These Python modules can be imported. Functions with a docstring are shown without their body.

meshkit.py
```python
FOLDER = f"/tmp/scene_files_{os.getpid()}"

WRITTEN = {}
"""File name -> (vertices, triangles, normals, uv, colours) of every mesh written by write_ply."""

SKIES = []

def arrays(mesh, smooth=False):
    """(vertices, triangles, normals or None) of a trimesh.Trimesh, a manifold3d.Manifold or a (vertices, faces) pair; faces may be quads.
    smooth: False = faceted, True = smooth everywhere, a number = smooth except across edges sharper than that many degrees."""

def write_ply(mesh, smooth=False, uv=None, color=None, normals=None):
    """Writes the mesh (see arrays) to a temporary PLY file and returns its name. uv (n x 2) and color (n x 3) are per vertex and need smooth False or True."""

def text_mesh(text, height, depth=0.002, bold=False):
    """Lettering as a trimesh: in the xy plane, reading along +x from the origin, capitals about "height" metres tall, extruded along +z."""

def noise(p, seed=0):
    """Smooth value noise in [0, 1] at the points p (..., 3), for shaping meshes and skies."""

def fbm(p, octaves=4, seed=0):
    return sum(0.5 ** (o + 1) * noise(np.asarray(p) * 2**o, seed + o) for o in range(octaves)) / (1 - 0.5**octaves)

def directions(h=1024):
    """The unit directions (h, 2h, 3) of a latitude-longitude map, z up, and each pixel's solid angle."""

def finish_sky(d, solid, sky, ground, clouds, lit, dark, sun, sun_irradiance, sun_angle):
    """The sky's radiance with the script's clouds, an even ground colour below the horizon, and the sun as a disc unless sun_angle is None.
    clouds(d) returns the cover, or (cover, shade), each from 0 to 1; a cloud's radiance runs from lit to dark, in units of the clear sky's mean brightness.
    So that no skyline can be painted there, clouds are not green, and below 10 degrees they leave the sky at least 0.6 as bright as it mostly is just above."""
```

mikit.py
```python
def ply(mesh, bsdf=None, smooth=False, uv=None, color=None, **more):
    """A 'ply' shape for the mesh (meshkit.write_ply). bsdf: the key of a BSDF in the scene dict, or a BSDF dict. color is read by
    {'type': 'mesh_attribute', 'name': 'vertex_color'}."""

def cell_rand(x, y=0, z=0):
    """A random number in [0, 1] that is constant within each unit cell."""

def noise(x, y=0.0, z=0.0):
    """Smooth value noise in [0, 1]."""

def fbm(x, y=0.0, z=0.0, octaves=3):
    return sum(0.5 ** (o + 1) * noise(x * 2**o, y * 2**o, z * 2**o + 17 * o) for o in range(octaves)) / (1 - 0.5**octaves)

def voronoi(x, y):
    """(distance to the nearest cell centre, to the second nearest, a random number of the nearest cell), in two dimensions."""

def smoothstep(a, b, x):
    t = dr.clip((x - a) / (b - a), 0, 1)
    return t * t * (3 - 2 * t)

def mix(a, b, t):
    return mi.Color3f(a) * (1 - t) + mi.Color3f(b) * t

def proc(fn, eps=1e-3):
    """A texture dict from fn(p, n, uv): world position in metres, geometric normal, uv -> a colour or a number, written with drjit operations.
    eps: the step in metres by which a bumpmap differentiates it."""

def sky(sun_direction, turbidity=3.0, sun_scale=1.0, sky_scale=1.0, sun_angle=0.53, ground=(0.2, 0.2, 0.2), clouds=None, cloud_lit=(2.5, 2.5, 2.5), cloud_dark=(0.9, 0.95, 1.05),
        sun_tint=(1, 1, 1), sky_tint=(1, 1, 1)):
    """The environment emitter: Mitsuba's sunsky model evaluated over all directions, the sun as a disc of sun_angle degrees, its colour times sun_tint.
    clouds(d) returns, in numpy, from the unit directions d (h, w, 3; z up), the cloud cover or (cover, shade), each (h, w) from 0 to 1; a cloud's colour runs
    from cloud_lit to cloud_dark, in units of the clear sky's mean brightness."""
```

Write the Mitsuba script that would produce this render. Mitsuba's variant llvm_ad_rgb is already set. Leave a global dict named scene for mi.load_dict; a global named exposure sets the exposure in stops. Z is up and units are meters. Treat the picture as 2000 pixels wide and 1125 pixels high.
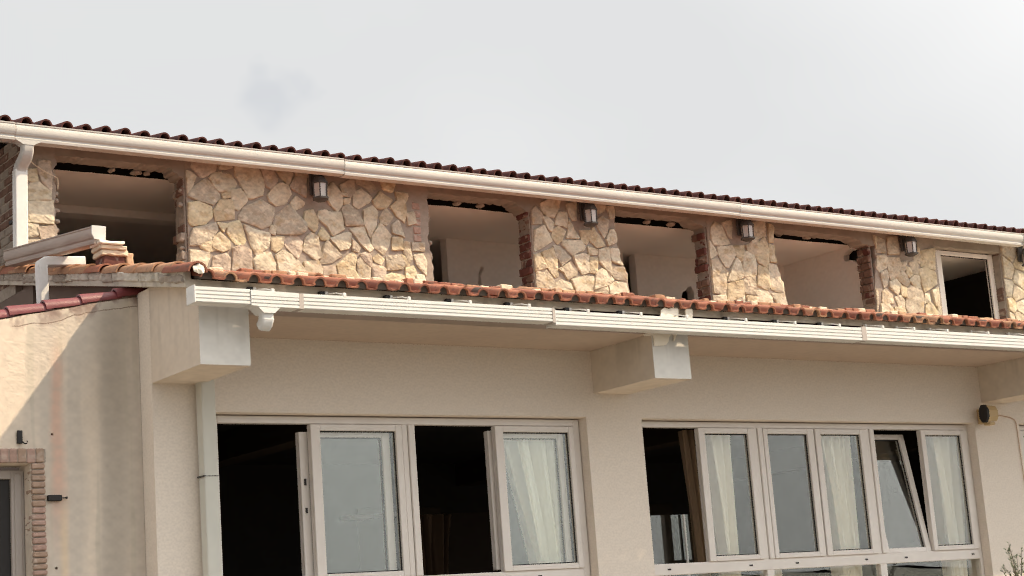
import math, random
import numpy as np, trimesh, shapely
import drjit as dr
import mitsuba as mi
import mikit, meshkit
from mikit import proc, fbm, noise, smoothstep, mix, cell_rand
from shapely.geometry import Polygon, box as sbox, MultiPoint
from shapely.ops import unary_union, voronoi_diagram

T = mi.ScalarTransform4f
scene, labels = {'type': 'scene'}, {}
rng = random.Random(7)
nrng = np.random.default_rng(7)

# ------------------------------------------------------------------ camera, sky, exposure
EYE = np.array([0.0, 0.0, 1.6])
FWD = np.array([0.5723, 0.7968, 0.1956])
UP = np.array([-0.0540, -0.2030, 0.9777])
scene['camera'] = {
    'type': 'perspective', 'fov': 32.71, 'fov_axis': 'x', 'near_clip': 0.1, 'far_clip': 3000.0,
    'to_world': T().look_at(origin=EYE.tolist(), target=(EYE + FWD).tolist(), up=UP.tolist()),
    'film': {'type': 'hdrfilm', 'width': 1024, 'height': 576},
    'sampler': {'type': 'independent', 'sample_count': 64},
}
exposure = 1.3
SUN = (1.6, -1.0, 2.0)


def clouds(d):
    """A high, nearly even veil; thin places let a little of the darker sky through."""
    big = meshkit.fbm(np.stack([d[..., 0] * 2.2, d[..., 1] * 2.2, d[..., 2] * 3.5], -1), 4, seed=3)
    fine = meshkit.fbm(d * 9.0, 5, seed=11)
    cover = 0.94 + 0.05 * big
    # the veil glows towards the sun and dulls away from it
    sun = np.array(SUN) / np.linalg.norm(SUN)
    th = np.degrees(np.arccos(np.clip(d @ sun, -1, 1)))
    shade = 1 - np.clip((70 - th) / 70, 0, 1) ** 1.3 + 0.05 * (0.5 - big) + 0.035 * (fine - 0.5)
    # one small ragged thin spot low over the roof
    c = np.array([0.447, 0.840, 0.309]); c /= np.linalg.norm(c)
    side = np.cross([0, 0, 1.0], c); side /= np.linalg.norm(side)
    upv = np.cross(c, side)
    a, b = d @ side, d @ upv
    r = np.hypot((a + 0.35 * b) / 0.017, (b - 0.3 * a) / 0.019) + 2.2 * (meshkit.fbm(d * 55, 5, seed=5) - 0.5)
    puff = np.clip(1.25 - r, 0, 0.8) * (d @ c > 0)
    return np.clip(cover - 0.17 * puff, 0, 1), np.clip(shade, 0, 1)


scene['sky'] = mikit.sky(SUN, turbidity=4.0, sun_scale=1.85, sky_scale=1.0, sun_angle=0.9, clouds=clouds, ground=(0.25, 0.23, 0.2),
                         cloud_lit=(14.5, 14.2, 13.7), cloud_dark=(3.05, 3.07, 3.07), sun_tint=(1.0, 0.955, 0.885))


# ------------------------------------------------------------------ materials
def bsdf(key, fn, rough=0.8, bump=None, bump_scale=0.003, eps=2e-3, spec=0.3, metallic=0.0):
    inner = {'type': 'principled', 'base_color': proc(fn) if callable(fn) else {'type': 'rgb', 'value': list(fn)},
             'roughness': rough, 'specular': spec, 'metallic': metallic}
    if bump is not None:
        inner = {'type': 'bumpmap', 'arbitrary': proc(bump, eps), 'scale': bump_scale, 'nested': inner}
    scene[key] = {'type': 'twosided', 'nested': inner}
    return key


def stucco_bump(p, n, uv):
    return fbm(p.x * 45, p.y * 45, p.z * 45, 3) + 0.7 * noise(p.x * 9, p.y * 9, p.z * 9)


def dash_bump(p, n, uv):
    return fbm(p.x * 60, p.y * 60, p.z * 60, 3) + 0.35 * noise(p.x * 24, p.y * 24, p.z * 24)


def stucco_col(p, n, uv):
    m = fbm(p.x * 0.5, p.y * 0.5, p.z * 0.3, 2)
    f = fbm(p.x * 80, p.y * 80, p.z * 80, 3)
    c = mix((0.665, 0.595, 0.515), (0.695, 0.625, 0.545), m)
    return c * (0.90 + 0.20 * f)


def beam_col(p, n, uv):
    f = fbm(p.x * 16, p.y * 16, p.z * 16, 3)
    m = fbm(p.x * 2.2 + 5, p.y * 2.2, p.z * 1.5, 3)
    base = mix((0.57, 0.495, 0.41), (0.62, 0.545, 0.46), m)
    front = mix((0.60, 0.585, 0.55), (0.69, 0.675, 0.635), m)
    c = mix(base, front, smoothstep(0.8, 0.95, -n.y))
    run = smoothstep(0.52, 0.72, fbm(p.x * 13 + p.y * 11, p.z * 0.9, 4.0, 3)) * smoothstep(3.55, 3.95, p.z)
    return mix(c, c * 0.86, run) * (0.90 + 0.18 * f)


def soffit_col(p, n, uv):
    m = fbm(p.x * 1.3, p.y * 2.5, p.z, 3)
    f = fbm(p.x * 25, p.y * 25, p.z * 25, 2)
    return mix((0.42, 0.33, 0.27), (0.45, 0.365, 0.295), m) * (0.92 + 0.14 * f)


def stained_col(p, n, uv):
    """The lean-to's render: long run-down streaks, pinkish and greenish grey, and blotches under the coping."""
    f = fbm(p.x * 22, p.y * 22, p.z * 22, 3)
    wob = 0.10 * (fbm(p.z * 1.7, p.x * 3, 4.0, 3) - 0.5)
    st = fbm((p.x + wob * 0.5) * 7.0, p.z * 0.35, 3.0, 3)
    st2 = fbm((p.x + wob * 0.3) * 19.0, p.z * 0.8, 9.0, 3)
    c = mix((0.62, 0.535, 0.44), (0.53, 0.47, 0.40), smoothstep(0.42, 0.66, st))
    c = mix(c, (0.50, 0.45, 0.37), 0.65 * smoothstep(0.55, 0.72, st2))
    pink = smoothstep(0.075, 0.0, dr.abs(p.x + wob * 0.7 - 4.46)) * (0.55 + 0.9 * st2) * smoothstep(2.2, 2.9, p.z) * smoothstep(4.0, 3.6, p.z)
    c = mix(c, (0.60, 0.33, 0.235), 0.50 * dr.clip(pink * (0.5 + f), 0, 1))
    c = mix(c, (0.64, 0.50, 0.34), 0.6 * smoothstep(0.05, 0.0, dr.abs(p.x + wob * 0.2 - 4.49)) * smoothstep(2.9, 2.5, p.z))
    dark = smoothstep(0.20, 0.02, dr.abs(p.x + wob - 4.86)) * (0.45 + 0.55 * st)
    c = mix(c, (0.36, 0.315, 0.26), 0.75 * dark)
    # weathered top under the coping tiles
    top = 4.03 + 0.213 * (p.x - 4.055)
    soot = smoothstep(0.16, 0.0, top - p.z) * smoothstep(0.45, 0.7, fbm(p.x * 11, p.z * 7, 1.0, 4))
    c = mix(c, (0.22, 0.15, 0.13), 0.85 * soot)
    # a hairline crack parallel to the coping
    ck = dr.abs(top - 0.075 - 0.025 * (fbm(p.x * 5, 2.0, 1.0, 4) - 0.5) * 2 - p.z)
    c = mix(c, (0.20, 0.14, 0.11), 0.85 * smoothstep(0.0055, 0.002, ck) * smoothstep(0.1, 0.3, noise(p.x * 9, 5.0, 1.0)))
    return c * (0.88 + 0.22 * f)


def rough_bump(p, n, uv):
    return fbm(p.x * 14, p.y * 14, p.z * 14, 4) + 0.5 * fbm(p.x * 60, p.y * 60, p.z * 60, 2)


def make_tile(key, a, b, dark):
    def col(p, n, uv):
        m = fbm(p.x * 6, p.y * 6, p.z * 6, 3)
        g = fbm(p.x * 38, p.y * 38, p.z * 38, 3)
        c = mix(a, b, smoothstep(0.25, 0.75, m))
        return mix(c, dark, 0.75 * smoothstep(0.52, 0.75, g)) * (0.85 + 0.3 * g)
    bsdf(key, col, 0.75, rough_bump, 0.003)


make_tile('mat_tile_a', (0.265, 0.098, 0.058), (0.325, 0.135, 0.083), (0.14, 0.08, 0.057))
make_tile('mat_tile_b', (0.205, 0.075, 0.048), (0.275, 0.108, 0.068), (0.105, 0.06, 0.046))
make_tile('mat_tile_c', (0.33, 0.175, 0.10), (0.38, 0.215, 0.13), (0.18, 0.115, 0.08))
make_tile('mat_tile_dark', (0.062, 0.019, 0.016), (0.10, 0.032, 0.026), (0.03, 0.016, 0.014))


def red_col(p, n, uv):
    g = fbm(p.x * 30, p.y * 30, p.z * 30, 3)
    return mix((0.125, 0.024, 0.028), (0.175, 0.04, 0.042), g) * (0.85 + 0.3 * fbm(p.x * 5, p.y * 5, p.z * 5, 2))


bsdf('mat_red_tile', red_col, 0.42, rough_bump, 0.0015, spec=0.5)

STONES = [((0.45, 0.375, 0.255), (0.53, 0.45, 0.315)), ((0.41, 0.35, 0.26), (0.49, 0.42, 0.32)), ((0.41, 0.34, 0.27), (0.47, 0.395, 0.32)),
          ((0.53, 0.455, 0.30), (0.59, 0.515, 0.355)), ((0.37, 0.32, 0.25), (0.44, 0.385, 0.305)), ((0.49, 0.435, 0.33), (0.57, 0.51, 0.40))]


def make_stone(key, a, b):
    def col(p, n, uv):
        m = fbm(p.x * 7 + 3, p.y * 7, p.z * 9, 4)
        g = fbm(p.x * 45, p.y * 45, p.z * 45, 3)
        c = mix(a, b, smoothstep(0.3, 0.7, m))
        c = mix(c, (0.36, 0.25, 0.13), 0.55 * smoothstep(0.55, 0.78, fbm(p.x * 13, p.y * 13, p.z * 13 + 4, 4)))
        c = mix(c, (0.66, 0.58, 0.46), 0.5 * smoothstep(0.56, 0.75, fbm(p.x * 17 + 9, p.y * 17, p.z * 17, 3)))
        return c * (0.70 + 0.60 * g)
    bsdf(key, col, 0.9, rough_bump, 0.016, eps=3e-3)


for i, (a_, b_) in enumerate(STONES):
    make_stone(f'mat_stone_{i}', a_, b_)


def mortar_col(p, n, uv):
    g = fbm(p.x * 30, p.y * 30, p.z * 30, 3)
    return mix((0.28, 0.235, 0.195), (0.34, 0.29, 0.245), fbm(p.x * 3, p.y * 3, p.z * 3, 3)) * (0.8 + 0.4 * g)


bsdf('mat_mortar', mortar_col, 0.95, rough_bump, 0.008)


def concrete_col(p, n, uv):
    g = fbm(p.x * 26, p.y * 26, p.z * 26, 3)
    m = fbm(p.x * 3.5, p.y * 3.5, p.z * 8, 3)
    c = mix((0.40, 0.36, 0.30), (0.54, 0.49, 0.42), m)
    return mix(c, (0.22, 0.19, 0.15), 0.6 * smoothstep(0.55, 0.75, fbm(p.x * 9, p.y * 9, p.z * 4, 3))) * (0.85 + 0.3 * g)


bsdf('mat_concrete', concrete_col, 0.92, rough_bump, 0.006)


def lintel_col(p, n, uv):
    g = fbm(p.x * 20, p.y * 20, p.z * 20, 3)
    return mix((0.225, 0.195, 0.165), (0.30, 0.26, 0.22), fbm(p.x * 4, p.y * 4, p.z * 7, 3)) * (0.85 + 0.3 * g)


bsdf('mat_lintel', lintel_col, 0.92, rough_bump, 0.006)


def make_brick(key, a, b):
    def col(p, n, uv):
        g = fbm(p.x * 40, p.y * 40, p.z * 40, 3)
        c = mix(a, b, fbm(p.x * 9, p.y * 9, p.z * 9, 3))
        return mix(c, (0.45, 0.38, 0.32), 0.45 * smoothstep(0.58, 0.75, fbm(p.x * 15, p.y * 15, p.z * 15, 3))) * (0.8 + 0.4 * g)
    bsdf(key, col, 0.92, rough_bump, 0.006)


make_brick('mat_brick_red', (0.095, 0.038, 0.031), (0.14, 0.056, 0.044))
make_brick('mat_brick_brown', (0.12, 0.075, 0.058), (0.19, 0.115, 0.086))
make_brick('mat_brick_pier', (0.30, 0.21, 0.155), (0.37, 0.26, 0.20))
make_brick('mat_brick_buff', (0.42, 0.27, 0.17), (0.52, 0.36, 0.23))
make_brick('mat_brick_rose', (0.33, 0.215, 0.175), (0.40, 0.275, 0.225))
bsdf('mat_rubble', lambda p, n, uv: mix((0.55, 0.44, 0.31), (0.68, 0.58, 0.45), fbm(p.x * 20, p.y * 20, p.z * 20, 3)), 0.9, rough_bump, 0.008)


def pvc_col(p, n, uv):
    g = fbm(p.x * 5, p.y * 12, p.z * 12, 3)
    return mix((0.60, 0.595, 0.57), (0.66, 0.655, 0.635), g) * (0.95 + 0.07 * fbm(p.x * 50, p.y * 50, p.z * 50, 2))


def pvc_old_col(p, n, uv):
    g = fbm(p.x * 3, p.y * 12, p.z * 14, 3)
    return mix((0.43, 0.425, 0.40), (0.50, 0.495, 0.47), g) * (0.93 + 0.1 * fbm(p.x * 40, p.y * 40, p.z * 40, 2))


bsdf('mat_pvc', pvc_col, 0.42, spec=0.5)
bsdf('mat_pvc_old', pvc_old_col, 0.5, spec=0.4)
bsdf('mat_pvc_dirty', lambda p, n, uv: mix((0.34, 0.28, 0.24), (0.46, 0.39, 0.34), fbm(p.x * 6, p.y * 6, p.z * 20, 3)), 0.6)
bsdf('mat_shaded_render', lambda p, n, uv: mix((0.13, 0.095, 0.08), (0.18, 0.135, 0.11), fbm(p.x * 6, p.y * 6, p.z * 6, 3)), 0.9, stucco_bump, 0.003)  # dark brown puts the deep shade under the slab into the wall colour
bsdf('mat_hollow_shade', lambda p, n, uv: mix((0.05, 0.04, 0.035), (0.10, 0.08, 0.065), fbm(p.x * 12, p.y * 12, p.z * 12, 2)), 0.95)  # near-black colour stands in for shade in the tile hollows
bsdf('mat_pvc_seam', (0.40, 0.36, 0.33), 0.6)
bsdf('mat_zinc', lambda p, n, uv: mix((0.50, 0.50, 0.45), (0.58, 0.57, 0.51), fbm(p.x * 10, p.y * 10, p.z * 4, 3)), 0.55)
bsdf('mat_frame', lambda p, n, uv: mix((0.62, 0.575, 0.53), (0.69, 0.645, 0.60), fbm(p.x * 8, p.y * 8, p.z * 3, 3)), 0.5, spec=0.4)
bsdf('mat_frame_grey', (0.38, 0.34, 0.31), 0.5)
bsdf('mat_gasket', (0.02, 0.02, 0.02), 0.6)
bsdf('mat_black', (0.018, 0.016, 0.016), 0.5)
bsdf('mat_iron', lambda p, n, uv: mix((0.045, 0.042, 0.042), (0.08, 0.075, 0.07), fbm(p.x * 30, p.y * 30, p.z * 30, 2)), 0.55)
bsdf('mat_lantern_glass', lambda p, n, uv: mix((0.36, 0.33, 0.31), (0.48, 0.45, 0.42), fbm(p.x * 25, p.y * 25, p.z * 6, 2)), 0.2, spec=0.6)
bsdf('mat_lamp_cream', (0.50, 0.37, 0.20), 0.6)
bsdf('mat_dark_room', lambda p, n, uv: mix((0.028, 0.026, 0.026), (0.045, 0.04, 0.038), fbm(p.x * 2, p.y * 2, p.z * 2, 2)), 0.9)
bsdf('mat_wood_dark', (0.05, 0.035, 0.025), 0.7)
bsdf('mat_plaster', lambda p, n, uv: mix((0.76, 0.695, 0.64), (0.80, 0.74, 0.69), fbm(p.x * 2.5, p.y * 2.5, p.z * 2.5, 3)) * (0.94 + 0.12 * fbm(p.x * 25, p.y * 25, p.z * 25, 2)), 0.9, rough_bump, 0.002)
bsdf('mat_ceiling', lambda p, n, uv: mix((0.70, 0.645, 0.595), (0.74, 0.69, 0.64), fbm(p.x * 3, p.y * 3, p.z * 3, 3)), 0.9)
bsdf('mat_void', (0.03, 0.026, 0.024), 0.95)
bsdf('mat_flake', lambda p, n, uv: mix((0.80, 0.74, 0.62), (0.86, 0.80, 0.70), fbm(p.x * 18, p.y * 18, p.z * 18, 3)), 0.85)
bsdf('mat_stucco', stucco_col, 0.92, stucco_bump, 0.0022)
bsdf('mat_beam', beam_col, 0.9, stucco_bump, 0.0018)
bsdf('mat_soffit', soffit_col, 0.92, stucco_bump, 0.0015)
bsdf('mat_stained', stained_col, 0.93, dash_bump, 0.0035)
scene['mat_glass'] = {'type': 'thindielectric', 'int_ior': 1.8, 'specular_reflectance': {'type': 'rgb', 'value': [0.74, 0.76, 0.72]},
                      'specular_transmittance': {'type': 'rgb', 'value': [0.97, 0.99, 0.97]}}
scene['mat_curtain'] = {'type': 'principledthin', 'base_color': {'type': 'rgb', 'value': [0.95, 0.915, 0.83]}, 'roughness': 0.9, 'diff_trans': 0.2}
scene['mat_curtain_brown'] = {'type': 'principledthin', 'base_color': {'type': 'rgb', 'value': [0.33, 0.23, 0.15]}, 'roughness': 0.9, 'diff_trans': 0.4}
scene['mat_curtain_deep'] = {'type': 'principledthin', 'base_color': {'type': 'rgb', 'value': [0.10, 0.065, 0.045]}, 'roughness': 0.9, 'diff_trans': 0.3}
scene['mat_leaf'] = {'type': 'principledthin', 'base_color': proc(lambda p, n, uv: mix((0.06, 0.09, 0.035), (0.13, 0.15, 0.08), noise(p.x * 30, p.y * 30, p.z * 30))), 'roughness': 0.6, 'diff_trans': 0.5}
bsdf('mat_bark', lambda p, n, uv: mix((0.10, 0.08, 0.06), (0.2, 0.17, 0.13), fbm(p.x * 30, p.y * 30, p.z * 10, 3)), 0.9)
bsdf('mat_ground', lambda p, n, uv: mix((0.09, 0.085, 0.075), (0.14, 0.13, 0.115), fbm(p.x * 0.7, p.y * 0.7, 1.0, 4)), 0.95)
bsdf('mat_hazy_hill', lambda p, n, uv: mix((0.20, 0.21, 0.20), (0.28, 0.29, 0.28), fbm(p.x * 0.05, p.y * 0.05, p.z * 0.2, 4)), 0.95)  # distance haze is put into this pale grey


# ------------------------------------------------------------------ mesh helpers
def numbered(k):
    if k not in scene and not any(s.startswith(k + '__') for s in scene):
        return k
    i = 1
    while f'{k}_{i:03d}' in scene or any(s.startswith(f'{k}_{i:03d}__') for s in scene):
        i += 1
    return f'{k}_{i:03d}'


COUNT = {}


def piece_key(k):
    """The next free numbered key of a frequent piece (fast)."""
    i = COUNT.get(k, 0)
    COUNT[k] = i + 1
    return k if i == 0 else f'{k}_{i:03d}'


def add(key, mesh, mat, smooth=False, **kw):
    key = piece_key(key)
    scene[key] = mikit.ply(mesh, mat, smooth=smooth, **kw)
    return key


def tag(key, label, cat=None, group=None, kind=None):
    labels[key] = {'label': label}
    if cat: labels[key]['category'] = cat
    if group: labels[key]['group'] = group
    if kind: labels[key]['kind'] = kind


def cat(*m):
    return trimesh.util.concatenate([x for x in m])


def bx(x0, x1, y0, y1, z0, z1, c=0.0):
    """A box with its twelve edges chamfered by c."""
    if c <= 0:
        b = trimesh.creation.box(extents=(x1 - x0, y1 - y0, z1 - z0))
        b.apply_translation(((x0 + x1) / 2, (y0 + y1) / 2, (z0 + z1) / 2))
        return b
    pts = []
    for sx in (0, 1):
        for sy in (0, 1):
            for sz in (0, 1):
                p = np.array([(x0, x1)[sx], (y0, y1)[sy], (z0, z1)[sz]])
                s = np.array([1 - 2 * sx, 1 - 2 * sy, 1 - 2 * sz]) * c
                for k in range(3):
                    q = p + s
                    q[k] = p[k]
                    pts.append(q)
    return trimesh.convex.convex_hull(np.array(pts))


def rough_box(x0, x1, y0, y1, z0, z1, amp=0.006, seg=0.03, seed=0, c=0.006):
    """A box cut up finely and roughened: broken brick, concrete edges."""
    m = bx(x0, x1, y0, y1, z0, z1, c).subdivide_to_size(seg)
    d = np.stack([meshkit.fbm(m.vertices * 22 + 13 * k + seed * 3.7, 3, seed=k + seed) - 0.5 for k in range(3)], -1)
    m.vertices = m.vertices + d * 2 * amp
    return m


def ext_xz(poly, y0, y1):
    """A shapely polygon in (x, z) extruded from y0 back to y1."""
    out = []
    for g in getattr(poly, 'geoms', [poly]):
        if g.is_empty or g.area < 1e-7: continue
        m = trimesh.creation.extrude_polygon(g, y1 - y0, engine='earcut')
        v = m.vertices
        m.vertices = np.stack([v[:, 0], y1 - v[:, 2], v[:, 1]], -1)
        out.append(m)
    m = cat(*out)
    if m.volume < 0: m.invert()
    return m


def ext_yz(pts, x0, x1):
    """A polygon in (y, z) extruded along x."""
    m = trimesh.creation.extrude_polygon(Polygon(pts), x1 - x0, engine='earcut')
    v = m.vertices
    m.vertices = np.stack([v[:, 2] + x0, v[:, 0], v[:, 1]], -1)
    if m.volume < 0: m.invert()
    return m


def tube(pts, r, sides=8):
    p = np.asarray(pts, float)
    t = np.gradient(p, axis=0)
    t /= np.linalg.norm(t, axis=1, keepdims=True) + 1e-12
    a = np.cross(t, [0.3, 0.2, 0.93]); a /= np.linalg.norm(a, axis=1, keepdims=True)
    b = np.cross(t, a)
    ang = np.arange(sides) * 2 * np.pi / sides
    rr = np.broadcast_to(np.asarray(r, float), (len(p),))
    v = (p[:, None] + rr[:, None, None] * (np.cos(ang)[None, :, None] * a[:, None] + np.sin(ang)[None, :, None] * b[:, None])).reshape(-1, 3)
    f = []
    for i in range(len(p) - 1):
        for j in range(sides):
            q = [i * sides + j, i * sides + (j + 1) % sides, (i + 1) * sides + (j + 1) % sides, (i + 1) * sides + j]
            f += [[q[0], q[1], q[2]], [q[0], q[2], q[3]]]
    n = len(v)
    v = np.vstack([v, p[0], p[-1]])
    for j in range(sides):
        f.append([n, (j + 1) % sides, j])
        k = (len(p) - 1) * sides
        f.append([n + 1, k + j, k + (j + 1) % sides])
    m = trimesh.Trimesh(v, f, process=False)
    if m.volume < 0: m.invert()
    return m


def box_pipe(pts, w, d, xdir=(1, 0, 0), r=0.012):
    """A rectangular pipe (w across xdir, d the other way) swept through the points with mitred joints; rounded corners."""
    p = np.asarray(pts, float)
    sec = []
    for cx, cy, a0 in ((w / 2 - r, d / 2 - r, 0), (-w / 2 + r, d / 2 - r, 90), (-w / 2 + r, -d / 2 + r, 180), (w / 2 - r, -d / 2 + r, 270)):
        for k in range(4):
            a = math.radians(a0 + 30 * k)
            sec.append((cx + r * math.cos(a), cy + r * math.sin(a)))
    sec = np.array(sec)
    seg = np.diff(p, axis=0); seg /= np.linalg.norm(seg, axis=1, keepdims=True)
    X = np.asarray(xdir, float)
    rows = []
    for i in range(len(p)):
        t0, t1 = seg[max(i - 1, 0)], seg[min(i, len(seg) - 1)]
        x = X - t0 * (X @ t0); x /= np.linalg.norm(x)
        y = np.cross(t0, x)
        nrm = t0 + t1; nrm /= np.linalg.norm(nrm)
        pts3 = p[i] + sec[:, :1] * x + sec[:, 1:] * y
        k = ((p[i] - pts3) @ nrm) / (t0 @ nrm)
        rows.append(pts3 + k[:, None] * t0)
    v = np.vstack(rows); n = len(sec); f = []
    for i in range(len(p) - 1):
        for j in range(n):
            q = [i * n + j, i * n + (j + 1) % n, (i + 1) * n + (j + 1) % n, (i + 1) * n + j]
            f += [[q[0], q[1], q[2]], [q[0], q[2], q[3]]]
    for base in (0, (len(p) - 1) * n):
        c = len(v); v = np.vstack([v, v[base:base + n].mean(0)])
        for j in range(n):
            f.append([c, base + j, base + (j + 1) % n])
    m = trimesh.Trimesh(v, f, process=False); m.fix_normals()
    return m


def ragged(pts, amp, step, seed):
    """A polyline with noise across it: broken edges. pts (n,2)."""
    out = []
    p = np.asarray(pts, float)
    r = np.random.default_rng(seed)
    for a, b in zip(p[:-1], p[1:]):
        n = max(1, int(np.linalg.norm(b - a) / step))
        for i in range(n):
            q = a + (b - a) * (i / n)
            d = np.array([(b - a)[1], -(b - a)[0]]); d /= np.linalg.norm(d)
            out.append(tuple(q + d * amp * (r.random() * 2 - 1) * (1 if r.random() < 0.75 else 1.9)))
    out.append(tuple(p[-1]))
    return out


# ------------------------------------------------------------------ ground and far hills (behind the viewer; seen in the panes)
add('ground', trimesh.Trimesh([[-1500, -1500, 0], [1500, -1500, 0], [1500, 1500, 0], [-1500, 1500, 0]], [[0, 1, 2], [0, 2, 3]], process=False), 'mat_ground')
tag('ground', 'pale dusty ground in front of the house', kind='structure')
nx = 140
xs = np.linspace(-250, 900, nx)
rows = []
for j, (yy, hh) in enumerate(((-240, 0), (-300, 0.55), (-360, 1.0), (-430, 0.9), (-520, 0))):
    z = hh * (4 + 11 * meshkit.fbm(np.stack([xs * 0.006, xs * 0 + 4, xs * 0 + 1], -1), 4, seed=2)) + hh * 5 * meshkit.fbm(np.stack([xs * 0.08, xs * 0 + j, xs * 0], -1), 3, seed=4)
    rows.append(np.stack([xs, xs * 0 + yy, z - 0.4], -1))
hv = np.vstack(rows); hf = []
for j in range(4):
    for i in range(nx - 1):
        a = j * nx + i
        hf += [[a, a + 1, a + nx + 1], [a, a + nx + 1, a + nx]]
add('hills', trimesh.Trimesh(hv, hf, process=False), 'mat_hazy_hill', True)
tag('hills', 'low wooded hills mirrored in the window panes', kind='structure')

# ------------------------------------------------------------------ the house: lower storey
tag('house', 'beige rendered house with stone-clad upper storey, broken-out window openings and two tiled roofs', 'house')
YW = 11.60                         # lower wall plane
W1 = (5.56, 9.00, 1.10, 3.37)      # wall openings of the lower windows (x0, x1, z0, z1)
W2 = (9.602, 13.915, 1.10, 3.365)
W3 = (14.60, 18.0, 1.10, 3.365)
wall = unary_union([sbox(5.09, 0.0, 22, 4.15), sbox(5.09, 4.1, 5.30, 4.27)])
for w in (W1, W2, W3):
    wall = wall.difference(sbox(w[0], w[2], w[1], w[3]))
add('house__lower_wall', ext_xz(wall, YW, YW + 0.30), 'mat_stucco')
add('house__side_wall', ext_yz([(YW + .301, 0), (19.0, 0), (19.0, 4.094 + 0.212 * (19.0 - 10.73)), (YW + .301, 4.094 + 0.212 * (YW + .301 - 10.73))], 5.09, 5.25), 'mat_shaded_render')

# flat boxed soffit and the beams under it
add('house__soffit', ext_yz([(10.79, 3.935), (YW, 3.935), (YW, 4.21), (10.79, 4.085)], 5.475, 22), 'mat_soffit')
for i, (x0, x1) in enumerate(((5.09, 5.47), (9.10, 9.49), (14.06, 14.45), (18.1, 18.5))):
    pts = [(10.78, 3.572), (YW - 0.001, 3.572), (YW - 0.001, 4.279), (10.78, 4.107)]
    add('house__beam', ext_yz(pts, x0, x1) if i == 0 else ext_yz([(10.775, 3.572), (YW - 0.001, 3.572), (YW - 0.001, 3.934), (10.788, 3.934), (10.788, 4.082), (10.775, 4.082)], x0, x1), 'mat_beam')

# sloping eave slab
SL = 0.212
slab = [(10.73, 4.092), (14.2, 4.092 + SL * 3.47), (14.2, 4.149 + SL * 3.47), (10.73, 4.149)]
m = ext_yz(slab, 4.975, 22).subdivide_to_size(0.12)
edge = m.vertices[:, 1] < 10.735
m.vertices[:, 1] += np.where(edge, 0.012 * (meshkit.fbm(m.vertices * 9, 3) - 0.5), 0)
lowe = edge & (m.vertices[:, 2] < 4.10)
add('house__eave_slab', m, 'mat_concrete')

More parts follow.
